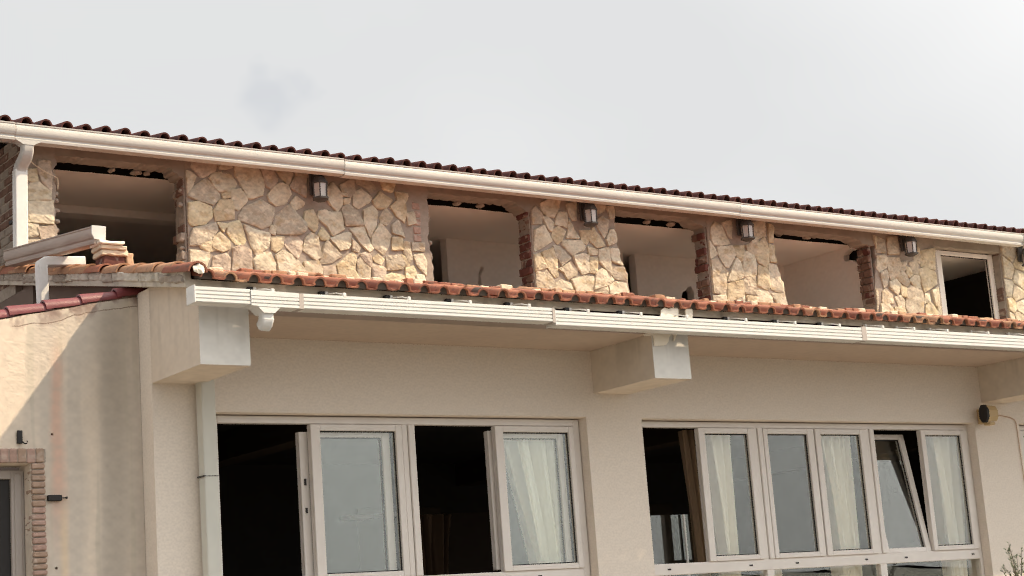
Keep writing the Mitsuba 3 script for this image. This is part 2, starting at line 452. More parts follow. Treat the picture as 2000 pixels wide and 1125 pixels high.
# ------------------------------------------------------------------ S-tiles
PITCH, ZR0, YR0 = 0.1746, 4.142, 10.62


def s_tile(pitch, length, roll=0.049, th=0.012):
    """One S-shaped clay tile: a roll on its left, a flat pan on its right; front lip at y = 0, lying along +y."""
    prof = []
    w = 0.105
    for k in range(11):
        a = math.pi * (1 - k / 10)
        prof.append((-pitch / 2 + w / 2 * math.cos(a), 0.004 + roll * math.sin(a)))
    prof[0] = (prof[0][0] - 0.004, -0.002)
    prof += [(-pitch / 2 + w / 2 + 0.016, -0.001), (0.0, -0.004), (pitch / 2 - w / 2 - 0.006, -0.002), (pitch / 2 - w / 2 + 0.008, 0.010)]
    prof = np.array(prof)
    n = len(prof)
    d = np.gradient(prof, axis=0); nn = np.stack([-d[:, 1], d[:, 0]], -1); nn /= np.linalg.norm(nn, axis=1, keepdims=True)
    top, bot = prof, prof - nn * th
    ys = (0.0, 0.02, length)
    v, f = [], []
    for y in ys:
        for P in (top, bot):
            v += [(x, y, z) for x, z in P]
    v = np.array(v)
    idx = lambda yi, s, k: (yi * 2 + s) * n + k
    for yi in range(len(ys) - 1):
        for k in range(n - 1):
            a, b, c, e = idx(yi, 0, k), idx(yi, 0, k + 1), idx(yi + 1, 0, k + 1), idx(yi + 1, 0, k)
            f += [[a, b, c], [a, c, e]]
            a, b, c, e = idx(yi, 1, k), idx(yi, 1, k + 1), idx(yi + 1, 1, k + 1), idx(yi + 1, 1, k)
            f += [[a, c, b], [a, e, c]]
        for k in (0, n - 1):
            a, b, c, e = idx(yi, 0, k), idx(yi, 1, k), idx(yi + 1, 1, k), idx(yi + 1, 0, k)
            f += [[a, b, c], [a, c, e]]
    for k in range(n - 1):
        a, b, c, e = idx(0, 0, k), idx(0, 0, k + 1), idx(0, 1, k + 1), idx(0, 1, k)
        f += [[a, c, b], [a, e, c]]
    return trimesh.Trimesh(v, f, process=False)


tile_lo = mikit.ply(s_tile(PITCH, 0.42), smooth=35)
tile_hi = mikit.ply(s_tile(0.179, 0.42, 0.056), smooth=35)
ANG = math.degrees(math.atan(SL))
EXPO = 0.36


def put_tile(key, base, mat, x, y, z, rx, ry=0.0, rz=0.0):
    scene[piece_key(key)] = {**base, 'bsdf': {'type': 'ref', 'id': mat},
                             'to_world': T().translate([x, y, z]).rotate([0, 0, 1], rz).rotate([0, 1, 0], ry).rotate([1, 0, 0], rx)}


broken = {15: 0.30, 16: 0.55, 24: 0.4}
for row in range(3):
    for k in range(52 if row < 2 else 51):
        x = 5.178 + PITCH * k
        y = YR0 + EXPO * row * math.cos(math.radians(ANG))
        z = ZR0 + SL * (y - YR0) + (0.0, 0.014, 0.016)[row]
        mat = rng.choice(['mat_tile_a'] * 5 + ['mat_tile_b'] * 3 + ['mat_tile_c'] * (1 if row == 0 else 5))
        jx, jy, jz = rng.gauss(0, 0.0035), rng.gauss(0, 0.007 if row == 0 else 0.02), rng.gauss(0, 0.003 if row == 0 else 0.009)
        put_tile('house__lower_roof__tile', tile_lo, mat, x + jx, y + jy, z + jz, ANG + 2.6 + rng.gauss(0, 0.5), rng.gauss(0, 1.1), rng.gauss(0, 0.9))
# near-black plugs painting in the shade inside the hollow eave rolls
plug_xy = [(0.047 * math.cos(a), 0.004 + 0.045 * math.sin(a)) for a in np.linspace(0, math.pi, 11)] + [(-0.047, -0.012), (0.047, -0.012)]
pm = ext_xz(Polygon(plug_xy), 0.028, 0.11)
plug = mikit.ply(pm)
for k in range(52):
    put_tile('house__lower_roof__roll_shade_plug', plug, 'mat_hollow_shade', 5.178 + PITCH * (k - 0.5), YR0 + rng.gauss(0, .006), ZR0, ANG + 2.6)
# near-black fill standing in for shade under the eave tiles, and broken clay infill pieces showing just above them
add('house__lower_roof__shade_fill', ext_yz([(10.745, 4.1495 + SL * .015), (11.3, 4.1495 + SL * .57), (11.3, 4.19 + SL * .57), (10.745, 4.178)], 5.06, 20), 'mat_hollow_shade')
x, q = 5.10, 0
while x < 14.2:
    wd = 0.06 + 0.08 * rng.random()
    if rng.random() < 0.86:
        top = 4.296 + 0.026 * rng.random()
        add('house__lower_roof__infill_piece', rough_box(x, x + wd - .008, 10.965 + .02 * rng.random(), 11.06, 4.22, top, 0.006, 0.03, q), rng.choice(['mat_tile_c', 'mat_tile_c', 'mat_brick_buff', 'mat_tile_a', 'mat_tile_b', 'mat_rubble']), 40)
    x += wd; q += 1
# the rest of the lower roof slope, in one piece
rest = []
base_tile = s_tile(PITCH, 0.42)
for row in range(3, 9):
    for k in range(62):
        y = YR0 + EXPO * row * math.cos(math.radians(ANG))
        t = base_tile.copy()
        t.apply_transform(trimesh.transformations.rotation_matrix(math.radians(ANG - 2.2), [1, 0, 0]))
        t.apply_translation((5.178 + PITCH * k + rng.gauss(0, 0.003), y, ZR0 + SL * (y - YR0) + 0.022))
        rest.append(t)
for row in range(3):
    for k in range(52 if row < 2 else 51, 86):
        y = YR0 + EXPO * row * math.cos(math.radians(ANG))
        t = base_tile.copy()
        t.apply_transform(trimesh.transformations.rotation_matrix(math.radians(ANG + 2.6), [1, 0, 0]))
        t.apply_translation((5.178 + PITCH * k + rng.gauss(0, 0.003), y, ZR0 + SL * (y - YR0) + (0.0, 0.014, 0.016)[row]))
        rest.append(t)
add('house__lower_roof__upper_tiles', cat(*rest), 'mat_tile_a', 35)
tag('house__lower_roof__upper_tiles', 'terracotta tiles further up the lower roof', kind='stuff')

# verge: half-round tiles running up the left edge, bedded in pale mortar


def barrel(length, r0, r1, th=0.013, n=12, span=180):
    v, f = [], []
    for y, r in ((0, r0), (length, r1)):
        for rr in (r, r - th):
            for k in range(n + 1):
                a = math.radians(180 - (180 - span) / 2 - span * k / n)
                v.append((rr * math.cos(a), y, rr * math.sin(a)))
    N = n + 1
    for k in range(n):
        f += [[k, k + 1, 2 * N + k + 1], [k, 2 * N + k + 1, 2 * N + k]]
        f += [[N + k, 3 * N + k + 1, N + k + 1], [N + k, 3 * N + k, 3 * N + k + 1]]
        f += [[k, N + k + 1, k + 1], [k, N + k, N + k + 1]]
        f += [[2 * N + k, 2 * N + k + 1, 3 * N + k + 1], [2 * N + k, 3 * N + k + 1, 3 * N + k]]
    for k in (0, n):
        f += [[k, 2 * N + k, 3 * N + k], [k, 3 * N + k, N + k]]
    return trimesh.Trimesh(v, f, process=False)


verge = mikit.ply(barrel(0.44, 0.074, 0.058), smooth=40)
for k in range(17):
    y = 10.60 + 0.315 * k
    z = 4.158 + SL * (y - 10.60) + 0.014 + rng.gauss(0, 0.004)
    put_tile('house__lower_roof__verge_tile', verge, rng.choice(['mat_tile_a', 'mat_tile_c', 'mat_tile_c', 'mat_tile_b']), 5.022 + rng.gauss(0, 0.006), y, z, ANG - 1.6, rng.gauss(0, 3), rng.gauss(0, 1.2))
mb = rough_box(4.972, 5.03, 10.74, 16.0, 0, 0.07, 0.010, 0.05, 3)
mb.vertices[:, 2] += 4.130 + SL * (mb.vertices[:, 1] - 10.70)
add('house__lower_roof__verge_bed', mb, 'mat_concrete', 30)
y = 10.74
while y < 15.6:
    ln = 0.10 + 0.42 * rng.random()
    mb = rough_box(4.958 + 0.008 * rng.random(), 5.02, y, y + ln - 0.006, 0, 0.05 + 0.03 * rng.random(), 0.014, 0.03, int(y * 60))
    mb.vertices[:, 2] += 4.106 + 0.03 * rng.random() + SL * (mb.vertices[:, 1] - 10.73)
    add('house__lower_roof__verge_mortar', mb, rng.choice(['mat_concrete', 'mat_concrete', 'mat_mortar']), 40)
    y += ln
add('house__eave_slab', ext_yz([(14.201, 4.092 + SL * 3.471), (16.2, 4.092 + SL * 5.47), (16.2, 4.134 + SL * 5.47), (14.201, 4.134 + SL * 3.471)], 4.975, 5.03), 'mat_concrete')
mp = trimesh.creation.icosphere(subdivisions=3, radius=1)
mp.vertices = mp.vertices * [0.047, 0.010, 0.033]
mp.vertices += 0.026 * (np.stack([meshkit.fbm(mp.vertices * 40 + 9 * k, 3, seed=k) for k in range(3)], -1) - 0.5)
mp.apply_translation((5.022, 10.603, 4.196))
add('house__lower_roof__mortar_plug', mp, 'mat_flake', 40)
tag('house__lower_roof__mortar_plug', 'white mortar lump plugging the first roll tile')
# ------------------------------------------------------------------ windows of the lower storey
YF = 11.70


def bar(x0, x1, z0, z1, y0=YF, y1=YF + 0.07, c=0.004):
    return bx(x0, x1, y0, y1, z0, z1, c)


def sash(win, x0, x1, z0, z1, gx0, gx1, gz0, gz1, y=YF - 0.016, part='sash', mat='mat_frame'):
    """Sash frame with its glass and black gasket: three entries under the window."""
    y1 = y + 0.06
    fr = cat(bar(x0, gx0, z0, z1, y, y1), bar(gx1, x1, z0, z1, y, y1), bar(gx0, gx1, gz1, z1, y + .0005, y1), bar(gx0, gx1, z0, gz0, y + .0005, y1))
    add(f'house__{win}__{part}', fr, mat)
    g = 0.009
    gk = cat(bx(gx0, gx0 + g, y + .022, y + .03, gz0, gz1), bx(gx1 - g, gx1, y + .022, y + .03, gz0, gz1),
             bx(gx0, gx1, y + .021, y + .03, gz1 - g, gz1), bx(gx0, gx1, y + .021, y + .03, gz0, gz0 + g))
    add(f'house__{win}__gasket', gk, 'mat_gasket')
    yy = y + 0.030
    add(f'house__{win}__pane', trimesh.Trimesh([[gx0, yy, gz0], [gx1, yy, gz0], [gx1, yy, gz1], [gx0, yy, gz1]], [[0, 1, 2], [0, 2, 3]], process=False), 'mat_glass')


def pane(win, x0, x1, z0, z1, y):
    add(f'house__{win}__pane', trimesh.Trimesh([[x0, y, z0], [x1, y, z0], [x1, y, z1], [x0, y, z1]], [[0, 1, 2], [0, 2, 3]], process=False), 'mat_glass')


ZT, ZS0, ZS1, ZG0, ZG1 = 3.305, 2.118, 3.300, 2.163, 3.250
# window 1: two slid-open bays
w = 'window'
add(f'house__{w}__frame', cat(bar(5.57, 5.64, 1.1, 3.36), bar(8.925, 8.99, 1.1, 3.36), bar(5.64, 8.925, ZT, 3.36, YF + .0005), bar(5.64, 8.925, 2.02, 2.118, YF + .0005),
                              bar(7.232, 7.282, 2.118, ZT, YF + .001), bar(7.286, 7.345, 2.118, ZT, YF - .012), bar(7.27, 7.33, 1.1, 2.02, YF + .001), bar(5.64, 8.925, 1.1, 1.17, YF + .0005)), 'mat_frame')
sash(w, 6.408, 7.222, ZS0, ZS1, 6.49, 7.165, ZG0, ZG1)
sash(w, 8.114, 8.918, ZS0, ZS1, 8.196, 8.866, ZG0, ZG1)
sash(w, 6.345, 7.15, ZS0 + .02, ZS1 - .05, 6.42, 7.08, ZG0, ZG1 - .04, YF + 0.06, 'sliding_sash')
sash(w, 8.09, 8.86, ZS0 + .02, ZS1 - .03, 8.16, 8.80, ZG0, ZG1 - .04, YF + 0.06, 'sliding_sash')
pane(w, 5.64, 7.27, 1.17, 2.02, YF + .03); pane(w, 7.33, 8.925, 1.17, 2.02, YF + .03)
add(f'house__{w}__latch', bx(6.372, 6.386, YF + 0.05, YF + 0.062, 2.63, 2.67), 'mat_black')
add(f'house__{w}__latch', bx(6.372, 6.386, YF + 0.05, YF + 0.062, 2.84, 2.89), 'mat_black')
# window 2: three bays
w = 'window_001'
add(f'house__{w}__frame', cat(bar(9.61, 9.668, 1.1, 3.355), bar(13.872, 13.91, 1.1, 3.355), bar(9.668, 13.872, ZT, 3.355, YF + .0005), bar(9.668, 13.872, 2.02, 2.118, YF + .0005),
                              bar(10.975, 11.03, 2.118, ZT, YF + .001), bar(11.033, 11.092, 2.118, ZT, YF - .012), bar(10.99, 11.08, 1.1, 2.02, YF + .001),
                              bar(12.438, 12.49, 2.118, ZT, YF + .001), bar(12.493, 12.552, 2.118, ZT, YF - .012), bar(12.45, 12.54, 1.1, 2.02, YF + .001),
                              bar(9.668, 13.872, 1.1, 1.17, YF + .0005)), 'mat_frame')
sash(w, 10.312, 10.970, ZS0, ZS1, 10.388, 10.904, ZG0, ZG1)
sash(w, 11.096, 11.738, ZS0, ZS1, 11.148, 11.655, ZG0, ZG1)
sash(w, 11.756, 12.435, ZS0, ZS1, 11.828, 12.352, ZG0, ZG1)
sash(w, 13.206, 13.870, ZS0, ZS1, 13.268, 13.786, ZG0, ZG1)
pane(w, 9.668, 10.99, 1.17, 2.02, YF + .03); pane(w, 11.08, 12.45, 1.17, 2.02, YF + .03); pane(w, 12.54, 13.872, 1.17, 2.02, YF + .03)
for x in (9.83, 10.78, 11.35, 12.25, 12.79, 13.75):
    add(f'house__{w}__drain_cap', bx(x, x + 0.038, YF - 0.004, YF + 0.003, 2.062, 2.076), 'mat_black')
for x in (5.9, 8.45):
    add('house__window__drain_cap', bx(x, x + 0.038, YF - 0.004, YF + 0.003, 2.062, 2.076), 'mat_black')
# the tilted sash: hinged at its foot, its head leaning into the room
tilt = math.radians(9.5)


def tilted(m):
    m = m.copy()
    m.apply_translation((0, -YF, -2.12))
    m.apply_transform(trimesh.transformations.rotation_matrix(-tilt, [1, 0, 0]))
    m.apply_translation((0, YF + 0.012, 2.12))
    return m


x0, x1, gx0, gx1 = 12.560, 13.195, 12.615, 13.125
add(f'house__{w}__tilted_sash', tilted(cat(bar(x0, gx0, ZS0, ZS1, YF, YF + .06), bar(gx1, x1, ZS0, ZS1, YF, YF + .06), bar(gx0, gx1, ZG1, ZS1, YF + .0005, YF + .06), bar(gx0, gx1, ZS0, ZG0, YF + .0005, YF + .06))), 'mat_frame')
tag(f'house__{w}__tilted_sash', 'sash tilted inwards at the top')
add(f'house__{w}__pane', tilted(trimesh.Trimesh([[gx0, YF + .03, ZG0], [gx1, YF + .03, ZG0], [gx1, YF + .03, ZG1], [gx0, YF + .03, ZG1]], [[0, 1, 2], [0, 2, 3]], process=False)), 'mat_glass')
add(f'house__{w}__gasket', tilted(cat(bx(gx0, gx0 + .009, YF + .022, YF + .03, ZG0, ZG1), bx(gx1 - .009, gx1, YF + .022, YF + .03, ZG0, ZG1), bx(gx0, gx1, YF + .021, YF + .03, ZG1 - .009, ZG1))), 'mat_gasket')
# window 3 at the right edge
w = 'window_002'
add(f'house__{w}__frame', cat(bar(14.61, 14.68, 1.1, 3.355), bar(17.9, 17.99, 1.1, 3.355), bar(14.68, 17.9, ZT, 3.355, YF + .0005), bar(14.68, 17.9, 2.02, 2.118, YF + .0005), bar(14.68, 17.9, 1.1, 1.17, YF + .0005)), 'mat_frame')
sash(w, 14.685, 16.2, ZS0, ZS1, 14.76, 16.12, ZG0, ZG1)
sash(w, 16.22, 17.89, ZS0, ZS1, 16.3, 17.81, ZG0, ZG1)
pane(w, 14.68, 17.9, 1.17, 2.02, YF + .03)
for wn, W in (('window', W1), ('window_001', W2), ('window_002', W3)):
    add(f'house__{wn}__sill', bx(W[0] - .04, W[1] + .04, YW - .05, YF - .002, 1.04, 1.099, .005), 'mat_concrete')

# dim room behind the lower windows
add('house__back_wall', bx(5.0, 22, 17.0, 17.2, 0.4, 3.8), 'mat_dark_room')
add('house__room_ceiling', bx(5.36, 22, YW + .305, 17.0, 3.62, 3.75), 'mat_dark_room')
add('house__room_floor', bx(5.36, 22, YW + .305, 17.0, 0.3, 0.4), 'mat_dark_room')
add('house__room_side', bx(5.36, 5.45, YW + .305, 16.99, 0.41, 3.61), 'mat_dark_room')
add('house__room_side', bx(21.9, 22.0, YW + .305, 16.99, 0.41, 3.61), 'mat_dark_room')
for x in (7.0, 11.2, 15.2):
    add('house__ceiling_beam', bx(x, x + .25, YW + .31, 16.99, 3.36, 3.619), 'mat_wood_dark')

for x, y, z, w_ in ((7.75, 12.9, 3.42, .16), (8.15, 14.2, 2.78, .26), (8.75, 14.6, 2.83, .26), (9.9, 13.3, 2.62, .14), (10.75, 14.4, 2.90, .34), (11.15, 14.6, 2.92, .3), (11.9, 13.5, 3.0, .3)):
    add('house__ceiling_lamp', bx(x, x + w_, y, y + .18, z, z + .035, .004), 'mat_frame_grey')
for x, z0, z1 in ((8.2, 2.0, 2.62), (8.9, 2.05, 2.55), (11.1, 1.9, 2.6)):
    add('house__back_panel', bx(x * 1.2, x * 1.2 + 1.1, 16.96, 16.99, z0, z1 + .5, .004), 'mat_wood_dark')

# ------------------------------------------------------------------ curtains


def curtain(label, top, bot, folds, mat='mat_curtain', y=11.91, depth=0.085, group='curtains behind the lower windows', lower=1.2, seed=1):
    n, mz = 90, 26
    r = np.random.default_rng(seed)
    (tl, tr, tz), (bl, br, bz) = top, bot
    ph = r.random(4) * 6.28
    V = []
    for j in range(mz):
        s = j / (mz - 1)
        z = tz + (lower - tz) * s
        q = (tz - z) / (tz - bz)
        q2 = q ** 0.9 if q < 1 else 1 + (q - 1) * 0.3
        L, R = tl + (bl - tl) * q2, tr + (br - tr) * q2
        u = np.linspace(0, 1, n)
        us = u + 0.025 * np.sin(u * 9 + ph[0]) + 0.012 * np.sin(u * 23 + ph[1] + q)
        yy = y + depth * np.sin(us * folds * 6.28 + ph[2] + 0.5 * np.sin(q * 2 + ph[1])) * (0.75 + 0.25 * min(q, 1)) + 0.28 * depth * np.sin(us * folds * 15.7 + ph[3])
        x = L + (R - L) * u + 0.006 * np.sin(u * 17 + q * 3)
        V.append(np.stack([x, yy, np.full(n, z)], -1))
    V = np.vstack(V); F = []
    for j in range(mz - 1):
        for i in range(n - 1):
            a = j * n + i
            F += [[a, a + 1, a + n + 1], [a, a + n + 1, a + n]]
    k = add('curtain', trimesh.Trimesh(V, F, process=False), mat, True)
    tag(k, label, 'curtain', group)


curtain('wide white curtain behind the right pane of the first lower window', (8.33, 8.93, 3.262), (8.56, 8.84, 2.16), 6, seed=3, lower=1.9)
curtain('leftmost white curtain in the second lower window, with a straight right edge', (10.56, 10.89, 3.285), (10.63, 10.79, 2.17), 3, seed=5, lower=1.5)
curtain('white curtain in the middle of the second lower window, left of the tilted sash', (12.0, 12.36, 3.275), (12.08, 12.31, 2.17), 5, seed=7, lower=1.5)
curtain('thin white curtain behind the rightmost pane of the second lower window', (13.53, 13.98, 3.275), (13.60, 13.84, 2.16), 4, seed=9, lower=1.5)
curtain('brown curtain bunched at the open bay of the second lower window', (10.385, 10.53, 3.32), (10.44, 10.56, 2.14), 2, mat='mat_curtain_brown', y=12.02, seed=11, lower=1.5)
curtain('short pale curtain hanging low behind the second white sash of the second lower window', (11.42, 11.58, 2.66), (11.43, 11.56, 2.17), 2, y=12.2, seed=13, lower=1.6)
curtain('dim brown curtain deep in the room behind the first lower window', (8.35, 8.9, 2.75), (8.4, 8.8, 2.1), 5, mat='mat_curtain_deep', y=13.6, seed=15, lower=1.2)

# glass screen and post inside the open bay
k = 'glass_screen'
add(k + '__pane', trimesh.Trimesh([[9.75, 12.0, 1.2], [10.6, 12.0, 1.2], [10.6, 12.0, 2.56], [9.75, 12.0, 2.56]], [[0, 1, 2], [0, 2, 3]], process=False), 'mat_glass')
add(k + '__post', bx(10.285, 10.305, 11.96, 11.98, 1.2, 2.56, .003), 'mat_pvc')
add(k + '__base', bx(9.75, 10.6, 11.97, 12.03, 1.14, 1.199), 'mat_wood_dark')
tag(k, 'low glass screen with a white post inside the open bay of the second lower window', 'screen')

# ------------------------------------------------------------------ upper storey: stone-clad wall with knocked-out openings
YU = 14.012
ZB, ZTOP = 4.86, 6.12
PAN = {
    'A': [(5.034, ZB)] + ragged([(5.325, ZB), (5.345, 5.12), (5.315, 5.4), (5.32, 5.7), (5.33, ZTOP)], 0.014, 0.035, 1) + [(5.034, ZTOP)],
    'B': [(6.535, ZTOP), (6.545, 5.4), (6.54, ZB)] + ragged([(9.14, ZB), (9.13, 5.2), (9.105, 5.5), (9.12, 5.8), (9.125, ZTOP)], 0.012, 0.04, 2),
    'C': [(10.385, ZTOP), (10.36, 5.5), (10.355, ZB)] + ragged([(11.60, ZB), (11.575, 5.25), (11.50, 5.45), (11.465, 5.7), (11.47, ZTOP)], 0.012, 0.05, 3),
    'D': [(12.78, ZTOP), (12.76, 5.4), (12.755, ZB)] + ragged([(13.90, ZB), (13.85, 5.15), (13.80, 5.4), (13.76, 5.62), (13.78, ZTOP)], 0.012, 0.05, 4),
    'E': ragged([(15.38, ZTOP), (15.42, 5.7), (15.36, 5.4), (15.33, 5.15), (15.36, ZB)], 0.012, 0.07, 5) + [(16.49, ZB), (16.49, ZTOP)],
    'F': [(17.71, ZB), (21, ZB), (21, ZTOP), (17.71, ZTOP)],
}
